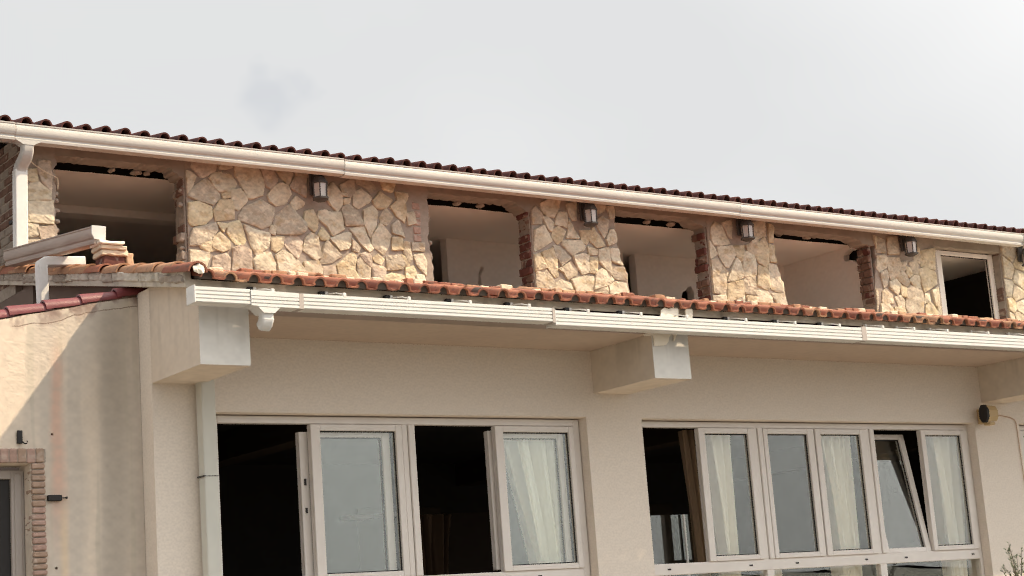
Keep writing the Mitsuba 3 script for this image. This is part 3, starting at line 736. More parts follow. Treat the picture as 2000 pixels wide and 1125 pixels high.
# outlines of the stones in (x, z)
OUTLINES = {
    'A': [
        [[5.178,5.886],[5.274,5.889],[5.282,5.754],[5.275,5.63],[5.206,5.708],[5.17,5.808]],
        [[5.068,5.798],[5.151,5.806],[5.161,5.704],[5.066,5.708]],
        [[5.072,5.683],[5.18,5.693],[5.275,5.611],[5.273,5.546],[5.069,5.536]],
        [[5.062,5.509],[5.292,5.535],[5.288,5.342],[5.059,5.344]],
        [[5.052,5.318],[5.154,5.319],[5.148,5.23],[5.069,5.211]],
        [[5.159,5.294],[5.287,5.31],[5.292,5.227],[5.195,5.182]],
        [[5.05,5.172],[5.17,5.18],[5.258,5.136],[5.067,5.085]],
    ],
    'B': [
        [[6.617,6.03],[6.717,6.05],[6.849,6.032],[6.823,5.95],[6.71,5.892],[6.683,5.89],[6.604,5.971]],
        [[6.876,6.018],[6.961,6.043],[6.993,6.009],[6.925,5.986],[6.875,5.987]],
        [[6.531,5.922],[6.58,5.916],[6.628,5.879],[6.597,5.793],[6.534,5.715]],
        [[6.776,5.888],[6.822,5.929],[6.946,5.951],[7.0,5.914],[7.037,5.854],[7.005,5.782],[6.86,5.764],[6.812,5.823]],
        [[6.544,5.7],[6.596,5.762],[6.697,5.833],[6.726,5.862],[6.774,5.84],[6.864,5.728],[6.851,5.69],[6.799,5.638],[6.701,5.656],[6.603,5.679]],
        [[6.897,5.741],[6.954,5.751],[6.958,5.72],[6.901,5.705]],
        [[6.983,5.78],[7.068,5.798],[7.133,5.735],[7.131,5.693],[7.053,5.607],[7.015,5.62],[6.99,5.691]],
        [[7.039,6.013],[7.153,6.045],[7.172,5.951],[7.164,5.913],[7.077,5.879],[7.035,5.928]],
        [[7.187,6.027],[7.245,6.054],[7.287,5.973],[7.322,5.879],[7.3,5.771],[7.183,5.723],[7.139,5.736],[7.082,5.863],[7.175,5.898]],
        [[7.312,6.018],[7.394,6.047],[7.459,5.946],[7.442,5.858],[7.389,5.827],[7.339,5.87]],
        [[7.457,6.032],[7.558,6.063],[7.613,6.003],[7.591,5.915],[7.572,5.891],[7.495,5.971]],
        [[7.659,5.97],[7.765,5.963],[7.749,5.793],[7.692,5.826],[7.589,5.871]],
        [[7.656,6.034],[7.782,6.063],[7.784,5.992],[7.666,5.992]],
        [[7.357,5.77],[7.419,5.845],[7.491,5.895],[7.571,5.87],[7.597,5.807],[7.527,5.705],[7.433,5.681],[7.377,5.713]],
        [[7.648,5.779],[7.734,5.727],[7.714,5.699],[7.629,5.654],[7.592,5.71]],
        [[6.53,5.621],[6.656,5.647],[6.775,5.605],[6.777,5.517],[6.714,5.45],[6.582,5.424],[6.541,5.478]],
        [[6.867,5.676],[6.979,5.69],[6.998,5.618],[6.999,5.524],[6.892,5.505],[6.82,5.489],[6.801,5.571]],
        [[7.105,5.627],[7.285,5.714],[7.414,5.652],[7.391,5.544],[7.36,5.483],[7.284,5.451],[7.183,5.486],[7.055,5.512],[7.05,5.538]],
        [[7.416,5.567],[7.579,5.693],[7.639,5.617],[7.733,5.517],[7.724,5.452],[7.681,5.427],[7.442,5.415],[7.406,5.492]],
        [[6.841,5.459],[6.924,5.455],[6.882,5.395]],
        [[6.591,5.389],[6.813,5.457],[6.827,5.406],[6.774,5.314],[6.629,5.247],[6.542,5.241],[6.566,5.305]],
        [[6.946,5.467],[7.048,5.496],[7.079,5.425],[7.107,5.322],[7.083,5.289],[7.005,5.289],[6.931,5.383]],
        [[7.108,5.459],[7.236,5.416],[7.361,5.404],[7.338,5.286],[7.208,5.193],[7.152,5.315]],
        [[6.79,5.315],[6.853,5.372],[6.933,5.3],[6.936,5.237],[6.868,5.202],[6.781,5.237]],
        [[6.656,5.249],[6.772,5.283],[6.825,5.22],[6.736,5.198],[6.671,5.219]],
        [[7.377,5.368],[7.498,5.382],[7.488,5.296],[7.41,5.238],[7.371,5.257]],
        [[7.516,5.383],[7.639,5.397],[7.689,5.353],[7.679,5.277],[7.627,5.189],[7.572,5.238],[7.518,5.32]],
        [[6.535,5.19],[6.736,5.193],[6.739,5.142],[6.697,5.047],[6.532,4.985]],
        [[6.783,5.145],[6.906,5.184],[6.937,5.144],[6.926,5.019],[6.762,5.03]],
        [[6.986,5.241],[7.06,5.267],[7.148,5.231],[7.149,5.022],[6.971,5.032]],
        [[7.172,5.133],[7.237,5.206],[7.352,5.224],[7.398,5.121],[7.388,5.026],[7.217,5.026]],
        [[7.414,5.201],[7.491,5.249],[7.593,5.208],[7.703,5.077],[7.629,5.009],[7.445,5.019]],
        [[7.377,5.479],[7.422,5.472],[7.407,5.402],[7.362,5.414]],
        [[7.958,5.848],[8.048,5.943],[8.133,5.841],[8.139,5.743],[8.081,5.678],[8.007,5.754]],
        [[8.132,5.929],[8.272,6.008],[8.283,5.887],[8.236,5.828],[8.151,5.842]],
        [[8.16,5.788],[8.228,5.805],[8.214,5.771],[8.164,5.756]],
        [[8.31,6.033],[8.435,6.045],[8.515,5.941],[8.462,5.892],[8.416,5.943],[8.319,5.979]],
        [[8.282,5.876],[8.364,5.911],[8.465,5.836],[8.444,5.801],[8.321,5.725],[8.268,5.753]],
        [[8.488,5.811],[8.575,5.901],[8.696,5.834],[8.641,5.768],[8.564,5.739],[8.503,5.756]],
        [[8.685,5.766],[8.746,5.821],[8.843,5.84],[8.848,5.734],[8.828,5.632],[8.749,5.682]],
        [[8.595,6.015],[8.746,6.006],[8.715,5.925],[8.615,5.939]],
        [[7.744,5.645],[7.828,5.663],[7.87,5.569],[7.854,5.492],[7.828,5.458],[7.761,5.517],[7.721,5.546]],
        [[7.893,5.657],[7.948,5.672],[8.007,5.655],[8.116,5.664],[8.128,5.567],[8.142,5.503],[8.024,5.439],[7.969,5.522],[7.883,5.591]],
        [[8.143,5.71],[8.213,5.754],[8.294,5.69],[8.366,5.563],[8.17,5.548]],
        [[8.376,5.707],[8.478,5.754],[8.524,5.708],[8.503,5.574],[8.433,5.458],[8.385,5.565]],
        [[8.558,5.655],[8.627,5.744],[8.697,5.666],[8.628,5.583],[8.567,5.601]],
        [[7.868,5.428],[7.914,5.496],[7.975,5.425],[7.967,5.392],[7.901,5.387]],
        [[7.729,5.375],[7.792,5.439],[7.849,5.405],[7.855,5.309],[7.879,5.214],[7.824,5.189],[7.711,5.267]],
        [[7.998,5.405],[8.189,5.473],[8.219,5.465],[8.207,5.376],[8.18,5.32],[8.094,5.298]],
        [[8.222,5.508],[8.365,5.547],[8.384,5.455],[8.449,5.328],[8.411,5.303],[8.307,5.405]],
        [[8.458,5.46],[8.553,5.583],[8.659,5.486],[8.626,5.373],[8.571,5.292],[8.452,5.372]],
        [[8.692,5.588],[8.758,5.632],[8.811,5.485],[8.786,5.495],[8.686,5.51]],
        [[8.682,5.454],[8.791,5.473],[8.788,5.351],[8.675,5.343]],
        [[8.82,5.43],[8.87,5.423],[8.883,5.257],[8.843,5.221],[8.806,5.33]],
        [[8.908,5.42],[9.036,5.423],[9.031,5.356],[8.909,5.353]],
        [[8.233,5.4],[8.308,5.329],[8.294,5.301],[8.239,5.302]],
        [[7.927,5.325],[7.96,5.37],[8.011,5.319],[8.102,5.239],[7.978,5.172],[7.87,5.16]],
        [[8.054,5.139],[8.175,5.244],[8.232,5.28],[8.266,5.239],[8.234,5.118],[8.271,5.044],[8.088,5.012]],
        [[8.322,5.264],[8.373,5.29],[8.426,5.26],[8.414,5.161],[8.356,5.212]],
        [[8.282,5.207],[8.321,5.243],[8.412,5.139],[8.392,5.018],[8.283,5.034]],
        [[8.456,5.24],[8.508,5.277],[8.567,5.237],[8.527,5.19],[8.472,5.209]],
        [[8.439,5.174],[8.478,5.203],[8.585,5.139],[8.553,5.028],[8.442,5.032]],
        [[8.606,5.261],[8.759,5.288],[8.804,5.207],[8.775,5.161],[8.61,5.135]],
        [[8.924,5.298],[9.022,5.316],[9.049,5.256],[9.039,5.122],[8.944,5.216]],
        [[7.705,5.149],[7.848,5.18],[7.89,5.097],[7.861,4.999],[7.72,5.012]],
        [[7.903,5.119],[8.024,5.137],[8.034,5.019],[7.909,5.023]],
        [[8.555,5.06],[8.645,5.099],[8.782,5.085],[8.802,5.009],[8.576,4.996]],
        [[8.813,5.164],[8.903,5.186],[8.924,5.115],[8.904,5.014],[8.815,5.02]],
        [[8.929,5.104],[9.012,5.104],[9.032,5.022],[8.923,5.015]],
        [[8.865,5.713],[8.943,5.731],[8.949,5.63],[8.87,5.602]],
        [[8.784,5.284],[8.832,5.254],[8.853,5.188],[8.821,5.186]],
        [[8.753,5.917],[8.879,5.906],[8.862,5.848],[8.772,5.835]],
    ],
    'C': [
        [[10.379,5.874],[10.431,5.908],[10.502,5.823],[10.488,5.74],[10.378,5.732]],
        [[10.501,5.945],[10.625,6.016],[10.748,6.016],[10.725,5.912],[10.655,5.825],[10.57,5.828],[10.506,5.864]],
        [[10.518,5.804],[10.58,5.808],[10.637,5.762],[10.609,5.668],[10.568,5.686]],
        [[10.729,5.881],[10.821,5.879],[10.812,5.724],[10.764,5.741],[10.66,5.748]],
        [[10.402,5.663],[10.51,5.712],[10.6,5.566],[10.489,5.498],[10.382,5.45]],
        [[10.641,5.681],[10.707,5.721],[10.783,5.681],[10.737,5.586],[10.677,5.541],[10.616,5.608]],
        [[10.85,5.794],[10.951,5.622],[10.807,5.612]],
        [[10.748,5.572],[10.979,5.588],[11.029,5.525],[11.007,5.493],[10.95,5.484],[10.864,5.432],[10.806,5.479],[10.738,5.535]],
        [[10.984,5.696],[11.143,5.708],[11.095,5.612],[11.053,5.567],[11.005,5.595]],
        [[11.159,5.74],[11.287,5.563],[11.188,5.536],[11.107,5.607]],
        [[11.198,5.816],[11.301,5.875],[11.367,5.839],[11.346,5.702],[11.302,5.652],[11.246,5.726]],
        [[11.185,5.991],[11.355,6.026],[11.334,5.951],[11.266,5.914],[11.192,5.94]],
        [[11.377,5.986],[11.461,5.993],[11.476,5.889],[11.403,5.873]],
        [[11.395,5.737],[11.473,5.743],[11.472,5.618],[11.345,5.567],[11.332,5.628]],
        [[10.471,5.426],[10.61,5.486],[10.649,5.377],[10.649,5.196],[10.618,5.184],[10.529,5.279]],
        [[10.631,5.508],[10.698,5.502],[10.823,5.394],[10.71,5.316],[10.663,5.399]],
        [[10.868,5.417],[11.003,5.451],[11.077,5.441],[11.059,5.261],[10.968,5.235],[10.914,5.313]],
        [[11.074,5.528],[11.185,5.505],[11.187,5.463],[11.078,5.451]],
        [[11.217,5.507],[11.341,5.536],[11.34,5.401],[11.343,5.257],[11.21,5.383]],
        [[11.087,5.416],[11.182,5.412],[11.158,5.251],[11.078,5.262]],
        [[11.372,5.528],[11.476,5.535],[11.48,5.452],[11.518,5.381],[11.503,5.365],[11.378,5.399]],
        [[10.377,5.4],[10.433,5.414],[10.505,5.278],[10.368,5.239]],
        [[10.675,5.268],[10.837,5.354],[10.91,5.272],[10.893,5.231],[10.776,5.173],[10.733,5.241]],
        [[10.386,5.23],[10.502,5.252],[10.568,5.171],[10.597,5.103],[10.577,5.021],[10.371,5.015]],
        [[10.604,5.103],[10.687,5.148],[10.796,5.124],[10.835,5.025],[10.614,5.023]],
        [[10.824,5.161],[10.978,5.205],[11.13,5.219],[11.111,5.101],[11.072,5.027],[10.884,5.017]],
        [[11.158,5.246],[11.227,5.302],[11.301,5.275],[11.375,5.197],[11.299,5.142],[11.116,5.091]],
        [[11.378,5.342],[11.558,5.332],[11.556,5.259],[11.536,5.191],[11.397,5.219]],
        [[11.31,5.122],[11.405,5.173],[11.534,5.175],[11.546,5.052],[11.314,5.04]],
        [[10.843,5.973],[10.959,6.003],[10.94,5.816],[10.902,5.813],[10.846,5.881]],
        [[11.051,6.042],[11.167,6.062],[11.144,5.967],[11.054,5.949]],
        [[11.128,5.081],[11.284,5.12],[11.288,5.039],[11.123,5.03]],
    ],
    'D': [
        [[12.84,5.888],[12.895,5.935],[12.985,5.904],[13.079,5.713],[12.95,5.685],[12.838,5.682],[12.817,5.762]],
        [[13.002,5.939],[13.139,5.978],[13.112,5.773],[13.076,5.79]],
        [[12.756,5.767],[12.774,5.711],[12.874,5.574],[12.781,5.525],[12.754,5.604]],
        [[12.896,5.652],[13.099,5.676],[13.138,5.592],[13.037,5.441],[12.993,5.439],[12.909,5.557]],
        [[13.137,5.678],[13.297,5.694],[13.258,5.542],[13.228,5.511],[13.151,5.593]],
        [[13.323,5.696],[13.506,5.772],[13.46,5.623],[13.419,5.601],[13.335,5.643]],
        [[12.784,5.502],[12.854,5.516],[12.998,5.382],[12.963,5.256],[12.938,5.112],[12.763,5.14],[12.776,5.34]],
        [[13.157,5.54],[13.208,5.5],[13.246,5.406],[13.217,5.327],[13.06,5.28],[12.99,5.276],[13.079,5.425]],
        [[13.28,5.611],[13.327,5.633],[13.453,5.574],[13.425,5.369],[13.244,5.343],[13.247,5.464]],
        [[13.499,5.723],[13.621,5.81],[13.658,5.704],[13.649,5.547],[13.619,5.467],[13.497,5.518],[13.461,5.584]],
        [[13.492,5.479],[13.616,5.448],[13.627,5.244],[13.584,5.213],[13.442,5.254]],
        [[13.689,5.736],[13.758,5.721],[13.803,5.577],[13.785,5.536],[13.675,5.544]],
        [[12.985,5.238],[13.211,5.289],[13.215,5.126],[13.071,5.081],[12.971,5.028]],
        [[13.242,5.329],[13.396,5.343],[13.394,5.135],[13.244,5.156]],
        [[13.42,5.233],[13.558,5.212],[13.648,5.12],[13.621,5.022],[13.403,5.021]],
        [[13.664,5.509],[13.792,5.498],[13.833,5.324],[13.838,5.178],[13.662,5.217],[13.648,5.352]],
        [[13.653,5.159],[13.824,5.168],[13.857,5.033],[13.739,5.027]],
        [[12.763,5.093],[12.937,5.107],[12.951,5.018],[12.789,5.01]],
        [[13.11,5.092],[13.214,5.117],[13.215,5.031],[13.114,5.026]],
        [[13.264,5.119],[13.392,5.121],[13.391,5.025],[13.266,5.033]],
        [[13.456,5.974],[13.643,6.018],[13.645,5.841],[13.483,5.79]],
        [[13.702,5.973],[13.816,5.942],[13.793,5.782],[13.688,5.775]],
        [[13.41,5.775],[13.481,5.78],[13.466,5.759],[13.412,5.741]],
    ],
    'E': [
        [[15.337,5.975],[15.456,5.954],[15.426,5.815],[15.34,5.829]],
        [[15.489,5.947],[15.587,5.924],[15.57,5.776],[15.453,5.768]],
        [[15.641,5.958],[15.803,5.979],[15.81,5.773],[15.629,5.761]],
        [[15.438,5.719],[15.555,5.731],[15.597,5.69],[15.566,5.591],[15.448,5.535],[15.408,5.581]],
        [[15.628,5.712],[15.8,5.713],[15.816,5.645],[15.743,5.455],[15.618,5.448],[15.611,5.574]],
        [[15.45,5.506],[15.56,5.551],[15.588,5.475],[15.537,5.375],[15.49,5.339]],
        [[15.296,5.555],[15.361,5.539],[15.369,5.424],[15.32,5.373],[15.28,5.457]],
        [[15.3,5.787],[15.398,5.765],[15.375,5.627],[15.307,5.623]],
        [[15.841,5.666],[15.934,5.682],[15.889,5.581],[15.815,5.557]],
        [[15.987,5.666],[16.077,5.701],[16.125,5.655],[16.105,5.535],[16.05,5.541]],
        [[15.908,5.612],[15.977,5.606],[16.034,5.531],[15.958,5.497],[15.907,5.523]],
        [[15.767,5.515],[15.857,5.559],[15.902,5.493],[15.928,5.407],[15.881,5.375],[15.753,5.436]],
        [[15.949,5.447],[16.03,5.511],[16.106,5.505],[16.132,5.369],[16.022,5.382]],
        [[16.136,5.596],[16.247,5.623],[16.424,5.574],[16.42,5.434],[16.194,5.323],[16.158,5.439]],
        [[15.597,5.408],[15.714,5.448],[15.769,5.407],[15.749,5.328],[15.711,5.268],[15.588,5.349]],
        [[15.779,5.384],[15.878,5.355],[15.852,5.246],[15.779,5.262]],
        [[15.889,5.336],[15.966,5.384],[16.153,5.33],[16.166,5.243],[16.114,5.024],[15.89,5.019],[15.838,5.119]],
        [[15.461,5.284],[15.529,5.326],[15.64,5.255],[15.624,5.157],[15.439,5.148]],
        [[15.67,5.227],[15.763,5.251],[15.82,5.176],[15.797,5.122],[15.713,5.118]],
        [[15.287,5.332],[15.374,5.289],[15.339,5.076],[15.288,5.092]],
        [[15.409,5.132],[15.539,5.138],[15.608,5.059],[15.586,5.01],[15.389,5.011]],
        [[15.635,5.099],[15.808,5.108],[15.814,5.02],[15.627,5.012]],
        [[16.212,5.829],[16.449,5.875],[16.424,5.613],[16.292,5.635],[16.193,5.639]],
        [[16.098,5.901],[16.189,5.857],[16.172,5.677],[16.081,5.721]],
        [[16.203,5.294],[16.261,5.297],[16.273,5.209],[16.17,5.184]],
        [[16.325,5.34],[16.426,5.385],[16.422,5.166],[16.365,5.164]],
        [[16.193,5.155],[16.271,5.194],[16.365,5.085],[16.342,5.034],[16.171,5.027]],
        [[16.39,5.145],[16.433,5.147],[16.428,5.038],[16.371,5.036]],
        [[15.93,5.988],[16.118,6.022],[16.156,5.915],[15.97,5.892]],
    ],
}
SEEDS_F = [[17.79,5.694],[18.057,5.815],[18.012,5.589],[17.765,5.457],[17.785,5.223],[17.928,5.392],[17.982,5.217],[17.733,5.074],[17.911,5.082],[17.924,5.925]] + [[18.3 + 0.25 * i + 0.08 * (j % 2), 5.05 + 0.24 * j] for i in range(11) for j in range(5)]


def stone_mesh(poly, seed):
    """A split stone standing proud of the mortar: outline, bevel, and a cleft, uneven face."""
    r = np.random.default_rng(seed)
    poly = poly.simplify(0.004)
    n = max(14, min(44, int(poly.length / 0.018)))
    t = np.linspace(0, poly.length, n, endpoint=False)
    ring = np.array([poly.exterior.interpolate(s).coords[0] for s in t])
    c = np.array(poly.centroid.coords[0])
    ring = ring + (np.stack([meshkit.fbm(np.column_stack([ring * 16, np.full(n, seed * 1.3)]), 3, seed=q) for q in (1, 2)], -1) - 0.5) * 0.012
    proud = 0.012 + 0.012 * r.random()
    tl = r.normal(0, 0.045, 2)
    v, f = [], []
    rings = [(1.0, 0.006), (1.0, proud * -0.55), (0.965, -proud), (0.72, -proud - .002), (0.45, -proud - .003), (0.2, -proud - .002)]
    for s, y in rings:
        P = c + (ring - c) * s
        yy = np.full(n, YU + y)
        if s < 0.99:
            q = np.column_stack([P * 13, np.full(n, seed * 2.1)])
            yy = yy + (meshkit.fbm(q, 4, seed=9) - 0.5) * 0.034 + (P - c) @ tl
        v.append(np.column_stack([P[:, 0], yy, P[:, 1]]))
    v = np.vstack(v + [np.array([[c[0], v[-1][:, 1].mean(), c[1]]])])
    for k in range(len(rings) - 1):
        for j in range(n):
            a, b = k * n + j, k * n + (j + 1) % n
            f += [[a, b, b + n], [a, b + n, a + n]]
    last = (len(rings) - 1) * n
    for j in range(n):
        f.append([last + j, last + (j + 1) % n, len(v) - 1])
    m = trimesh.Trimesh(v, f, process=False)
    nrm = m.face_normals[len(f) - 1]
    if nrm[1] > 0: m.invert()
    return m


sid = 0
for name, pts in PAN.items():
    poly = Polygon(pts).buffer(0)
    add('house__upper_wall', ext_xz(poly, YU, YU + 0.2149), 'mat_mortar')
    if name in OUTLINES:
        cells = [Polygon(q) for q in OUTLINES[name]]
    else:
        cells = [c.buffer(-0.012) for c in voronoi_diagram(MultiPoint(SEEDS_F), envelope=poly.buffer(0.3)).geoms]
    for g in cells:
        g = g.buffer(0.013 if name in OUTLINES else 0.004, join_style='mitre').intersection(poly.buffer(-0.004)).buffer(-0.005).buffer(0.005, quad_segs=2)
        if g.is_empty: continue
        g = max(getattr(g, 'geoms', [g]), key=lambda q: q.area)
        if g.area < 0.0012: continue
        sid += 1
        mat = f'mat_stone_{rng.choice([0, 0, 1, 3, 2, 4, 5, 5]) if name in "AB" else rng.choice([0, 1, 4, 5, 5, 5])}'
        add('house__upper_wall__stone', stone_mesh(g, sid), mat, 38)
# reddish brickwork laid bare beside the second opening
for zz in np.arange(5.44, 5.80, 0.082):
    for q in range(2):
        x0 = 8.93 + 0.1 * q + 0.04 * (int(zz * 100) % 2) + 0.01 * rng.random()
        if x0 + .085 > 9.09: continue
        add('house__upper_wall__brick', rough_box(x0, x0 + 0.085, YU - 0.010, YU + .01, zz, zz + 0.068, 0.008, 0.02, int(zz * 50) + q), 'mat_brick_rose', 40)


# exposed broken brick in the right-hand reveals of the openings
def jamb(x, z0, z1, mats, seed, depth=0.215, wv=0.10):
    r = random.Random(seed)
    z = z0
    while z < z1:
        h = 0.080 + 0.014 * r.random()
        rec = -0.008 - 0.055 * r.random()
        y = YU + 0.018
        while y < YU + depth - 0.03:
            y2 = min(y + 0.10 + 0.05 * r.random(), YU + depth)
            if r.random() < 0.9:
                add('house__upper_wall__brick', rough_box(x + rec + 0.012 * r.random(), x + 0.012, y, y2 - 0.008, z, z + h - 0.012, 0.007, 0.028, r.randrange(900)), r.choice(mats), 40)
            y = y2
        z += h
    m = rough_box(x - 0.014, x + 0.004, YU + 0.014, YU + depth - .012, z0 - 0.02, z1 + 0.01, 0.008, 0.03, seed)
    add('house__upper_wall__jamb_mortar', m, 'mat_lintel', 40)


jamb(6.535, 4.95, 5.88, ['mat_brick_brown', 'mat_brick_brown', 'mat_mortar'], 21)
jamb(10.365, 4.95, 5.90, ['mat_brick_red', 'mat_brick_red', 'mat_brick_brown'], 22)
jamb(12.76, 4.95, 5.92, ['mat_brick_red', 'mat_brick_red', 'mat_brick_brown'], 23)
jamb(15.355, 4.95, 5.92, ['mat_brick_brown', 'mat_brick_brown', 'mat_brick_red'], 24)
jamb(17.71, 4.95, 5.88, ['mat_brick_brown', 'mat_lintel'], 25)

# lintels over the openings: ragged lower edges, plaster left hanging at the right-hand corners
LINT = ((5.30, 6.56, 5.957, [(6.40, 5.955), (6.42, 5.92), (6.46, 5.905), (6.48, 5.87), (6.56, 5.86)]),
        (9.10, 10.40, 5.957, [(10.16, 5.955), (10.20, 5.935), (10.24, 5.90), (10.29, 5.88), (10.31, 5.85), (10.40, 5.845)]),
        (11.44, 12.79, 5.965, [(12.55, 5.965), (12.58, 5.93), (12.62, 5.905), (12.67, 5.90), (12.69, 5.885), (12.79, 5.88)]),
        (13.74, 15.45, 5.935, [(15.05, 5.935), (15.12, 5.905), (15.18, 5.90), (15.21, 5.86), (15.30, 5.85), (15.45, 5.845)]),
        (16.47, 17.73, 5.915, [(17.73, 5.915)]))
for i, (x0, x1, zb, cor) in enumerate(LINT):
    low = ragged([(x0, zb), cor[0]], 0.006, 0.03, 40 + i)
    if len(cor) > 1: low = low[:-1] + ragged(cor, 0.006, 0.02, 60 + i)
    add('house__lintel', ext_xz(Polygon(low + [(x1, ZTOP), (x0, ZTOP)]).buffer(0), YU + 0.004, YU + 0.212), 'mat_lintel')
# crumbs of mortar clinging to the left-hand broken edges
for x, zs in ((5.338, (5.13, 5.2, 5.3, 5.38, 5.47, 5.56, 5.62)), (9.135, (5.1, 5.18, 5.3, 5.45, 5.7)), (6.50, (5.14, 5.22, 5.3, 5.62, 5.75))):
    for z in zs:
        m = trimesh.creation.icosphere(subdivisions=2, radius=1)
        m.vertices = m.vertices * [0.018 + 0.014 * rng.random(), 0.022, 0.014 + 0.012 * rng.random()]
        m.vertices += 0.014 * (np.stack([meshkit.fbm(m.vertices * 60 + 9 * k + z * 7, 3, seed=k) for k in range(3)], -1) - 0.5)
        m.apply_translation((x + 0.01 * rng.random(), YU + 0.02 + .03 * rng.random(), z))
        add('house__upper_wall__mortar_crumb', m, 'mat_mortar', 40)

# brown brick end wall of the upper storey, running back from the corner behind the upper downpipe
for c_ in range(17):
    z = 4.86 + 0.0745 * c_
    y = 13.99 - 0.11 * (c_ % 2)
    while y < 15.6:
        y1 = max(y, YU + .012)
        if y + 0.215 > y1 + .04:
            add('house__upper_wall__brick', rough_box(5.020 + 0.006 * rng.random(), 5.06, y1, y + 0.215, z, z + 0.061, 0.006, 0.045, c_ * 11 + int(y * 10)), rng.choice(['mat_brick_brown', 'mat_brick_brown', 'mat_lintel']), 40)
        y += 0.228
add('house__upper_wall', bx(5.032, 5.25, YU + .215, 19.0, ZB - .1, ZTOP), 'mat_mortar')
add('house__upper_wall', bx(5.034, 5.088, YU - .2, 19.0, 3.9, ZB - .101), 'mat_shaded_render')

# rooms behind the openings
ZC = 5.944
YB = 15.6
ce = ragged([(5.255, 14.40), (6.0, 14.36), (7.2, 14.38), (9.3, 14.40), (9.6, 14.33), (10.4, 14.40), (12.0, 14.37), (13.6, 14.35), (14.6, 14.41), (15.6, 14.38), (16.3, 14.24), (18.6, 14.24)], 0.007, 0.05, 61)
ce2 = [(x, 14.42 + 0.5 * (y - 14.38) if x < 16.2 else y) for x, y in ce]
cp = Polygon(ce2 + [(18.6, 18.9), (5.255, 18.9)]).buffer(0)
m = trimesh.creation.extrude_polygon(cp, 0.006, engine='earcut'); m.apply_translation((0, 0, ZC))
add('house__upper_ceiling', m, 'mat_ceiling')
# lumps of plaster still hanging in the slit between lintel and ceiling
for x, w_ in ((5.87, .05), (6.10, .09), (6.2, .05), (9.52, .07), (9.80, .08), (11.98, .06), (12.0, .03), (12.32, .10), (14.38, .09), (13.95, .03)):
    lump = trimesh.creation.icosphere(subdivisions=3, radius=1)
    lump.vertices = lump.vertices * [w_ * .55, .05, .024]
    lump.vertices += .024 * (np.stack([meshkit.fbm(lump.vertices * 30 + 9 * k + x, 3, seed=k) for k in range(3)], -1) - .5)
    lump.apply_translation((x * 14.30 / 14.1, 14.29, 5.955))
    add('house__ceiling_lump', lump, 'mat_mortar', 40)
add('house__slit_dark_sheet', bx(5.05, 21, 14.60, 14.64, ZC + 0.02, 6.2), 'mat_void')  # near-black sheet put in as the darkness behind the ceiling slit
add('house__upper_floor', bx(5.26, 21, 14.24, 19.0, 4.70, 4.80), 'mat_concrete')
add('house__downstand_beam', bx(5.26, 8.2, 15.52, 15.72, 5.865, ZC - .002, .004), 'mat_plaster')
back = sbox(10.36, 4.80, 16.2, ZC - .002)
for h in ([(10.745, 5.44), (10.80, 5.435), (10.79, 5.55), (10.85, 5.64), (10.80, 5.655), (10.765, 5.57)], [(13.70, 5.42), (13.90, 5.42), (13.905, 5.53), (13.87, 5.60), (13.82, 5.585), (13.78, 5.54), (13.72, 5.51)]):
    back = back.difference(Polygon(h))
for x0, x1 in ((10.36, 12.85), (13.03, 16.2)):
    add('house__partition', ext_xz(back.intersection(sbox(x0, 4.7, x1, 6.2)), YB, YB + 0.12), 'mat_plaster')
add('house__partition', bx(8.2, 8.32, 14.23, 18.9, 4.80, ZC - .002), 'mat_plaster')
side4 = Polygon([(14.235, 4.8), (YB - .001, 4.8), (YB - .001, ZC - .002), (14.235, ZC - .002)])
hole = Polygon([(14.24, 5.925), (14.36, 5.90), (14.50, 5.90), (14.565, 5.86), (14.57, 5.79), (14.53, 5.765), (14.46, 5.775), (14.40, 5.74), (14.32, 5.69), (14.24, 5.66)])
side4 = side4.difference(hole)
m = trimesh.creation.extrude_polygon(side4, 0.1, engine='earcut'); v = m.vertices
m.vertices = np.stack([v[:, 2] + 15.46, v[:, 0], v[:, 1]], -1)
add('house__partition', m, 'mat_plaster')
for i, (x0, x1) in enumerate(((4.9, 8.2), (8.32, 16.2), (16.2, 18.6))):
    x0 = max(x0, 5.255)
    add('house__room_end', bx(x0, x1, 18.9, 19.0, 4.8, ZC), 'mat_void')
add('house__hole_dark_sheet', bx(15.62, 15.70, 14.23, YB - .001, 4.80, ZC - .003), 'mat_void')  # near-black sheet added so the partition hole looks unlit
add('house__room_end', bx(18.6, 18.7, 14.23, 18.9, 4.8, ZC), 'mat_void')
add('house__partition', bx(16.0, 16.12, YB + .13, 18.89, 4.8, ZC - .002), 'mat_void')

# white-framed window still in place on the right
w = 'window_003'
yv = 14.13
add(f'house__{w}__frame', cat(bar(16.60, 16.72, 4.9, 5.905, yv, yv + .06), bar(17.605, 17.69, 4.9, 5.905, yv, yv + .06), bar(16.72, 17.605, 5.85, 5.905, yv + .0005, yv + .06), bar(16.72, 17.605, 4.9, 4.96, yv + .0005, yv + .06)), 'mat_frame')
add(f'house__{w}__gasket', cat(bx(17.592, 17.605, yv + .02, yv + .03, 4.96, 5.85), bx(16.72, 17.605, yv + .02, yv + .03, 5.84, 5.85)), 'mat_gasket')

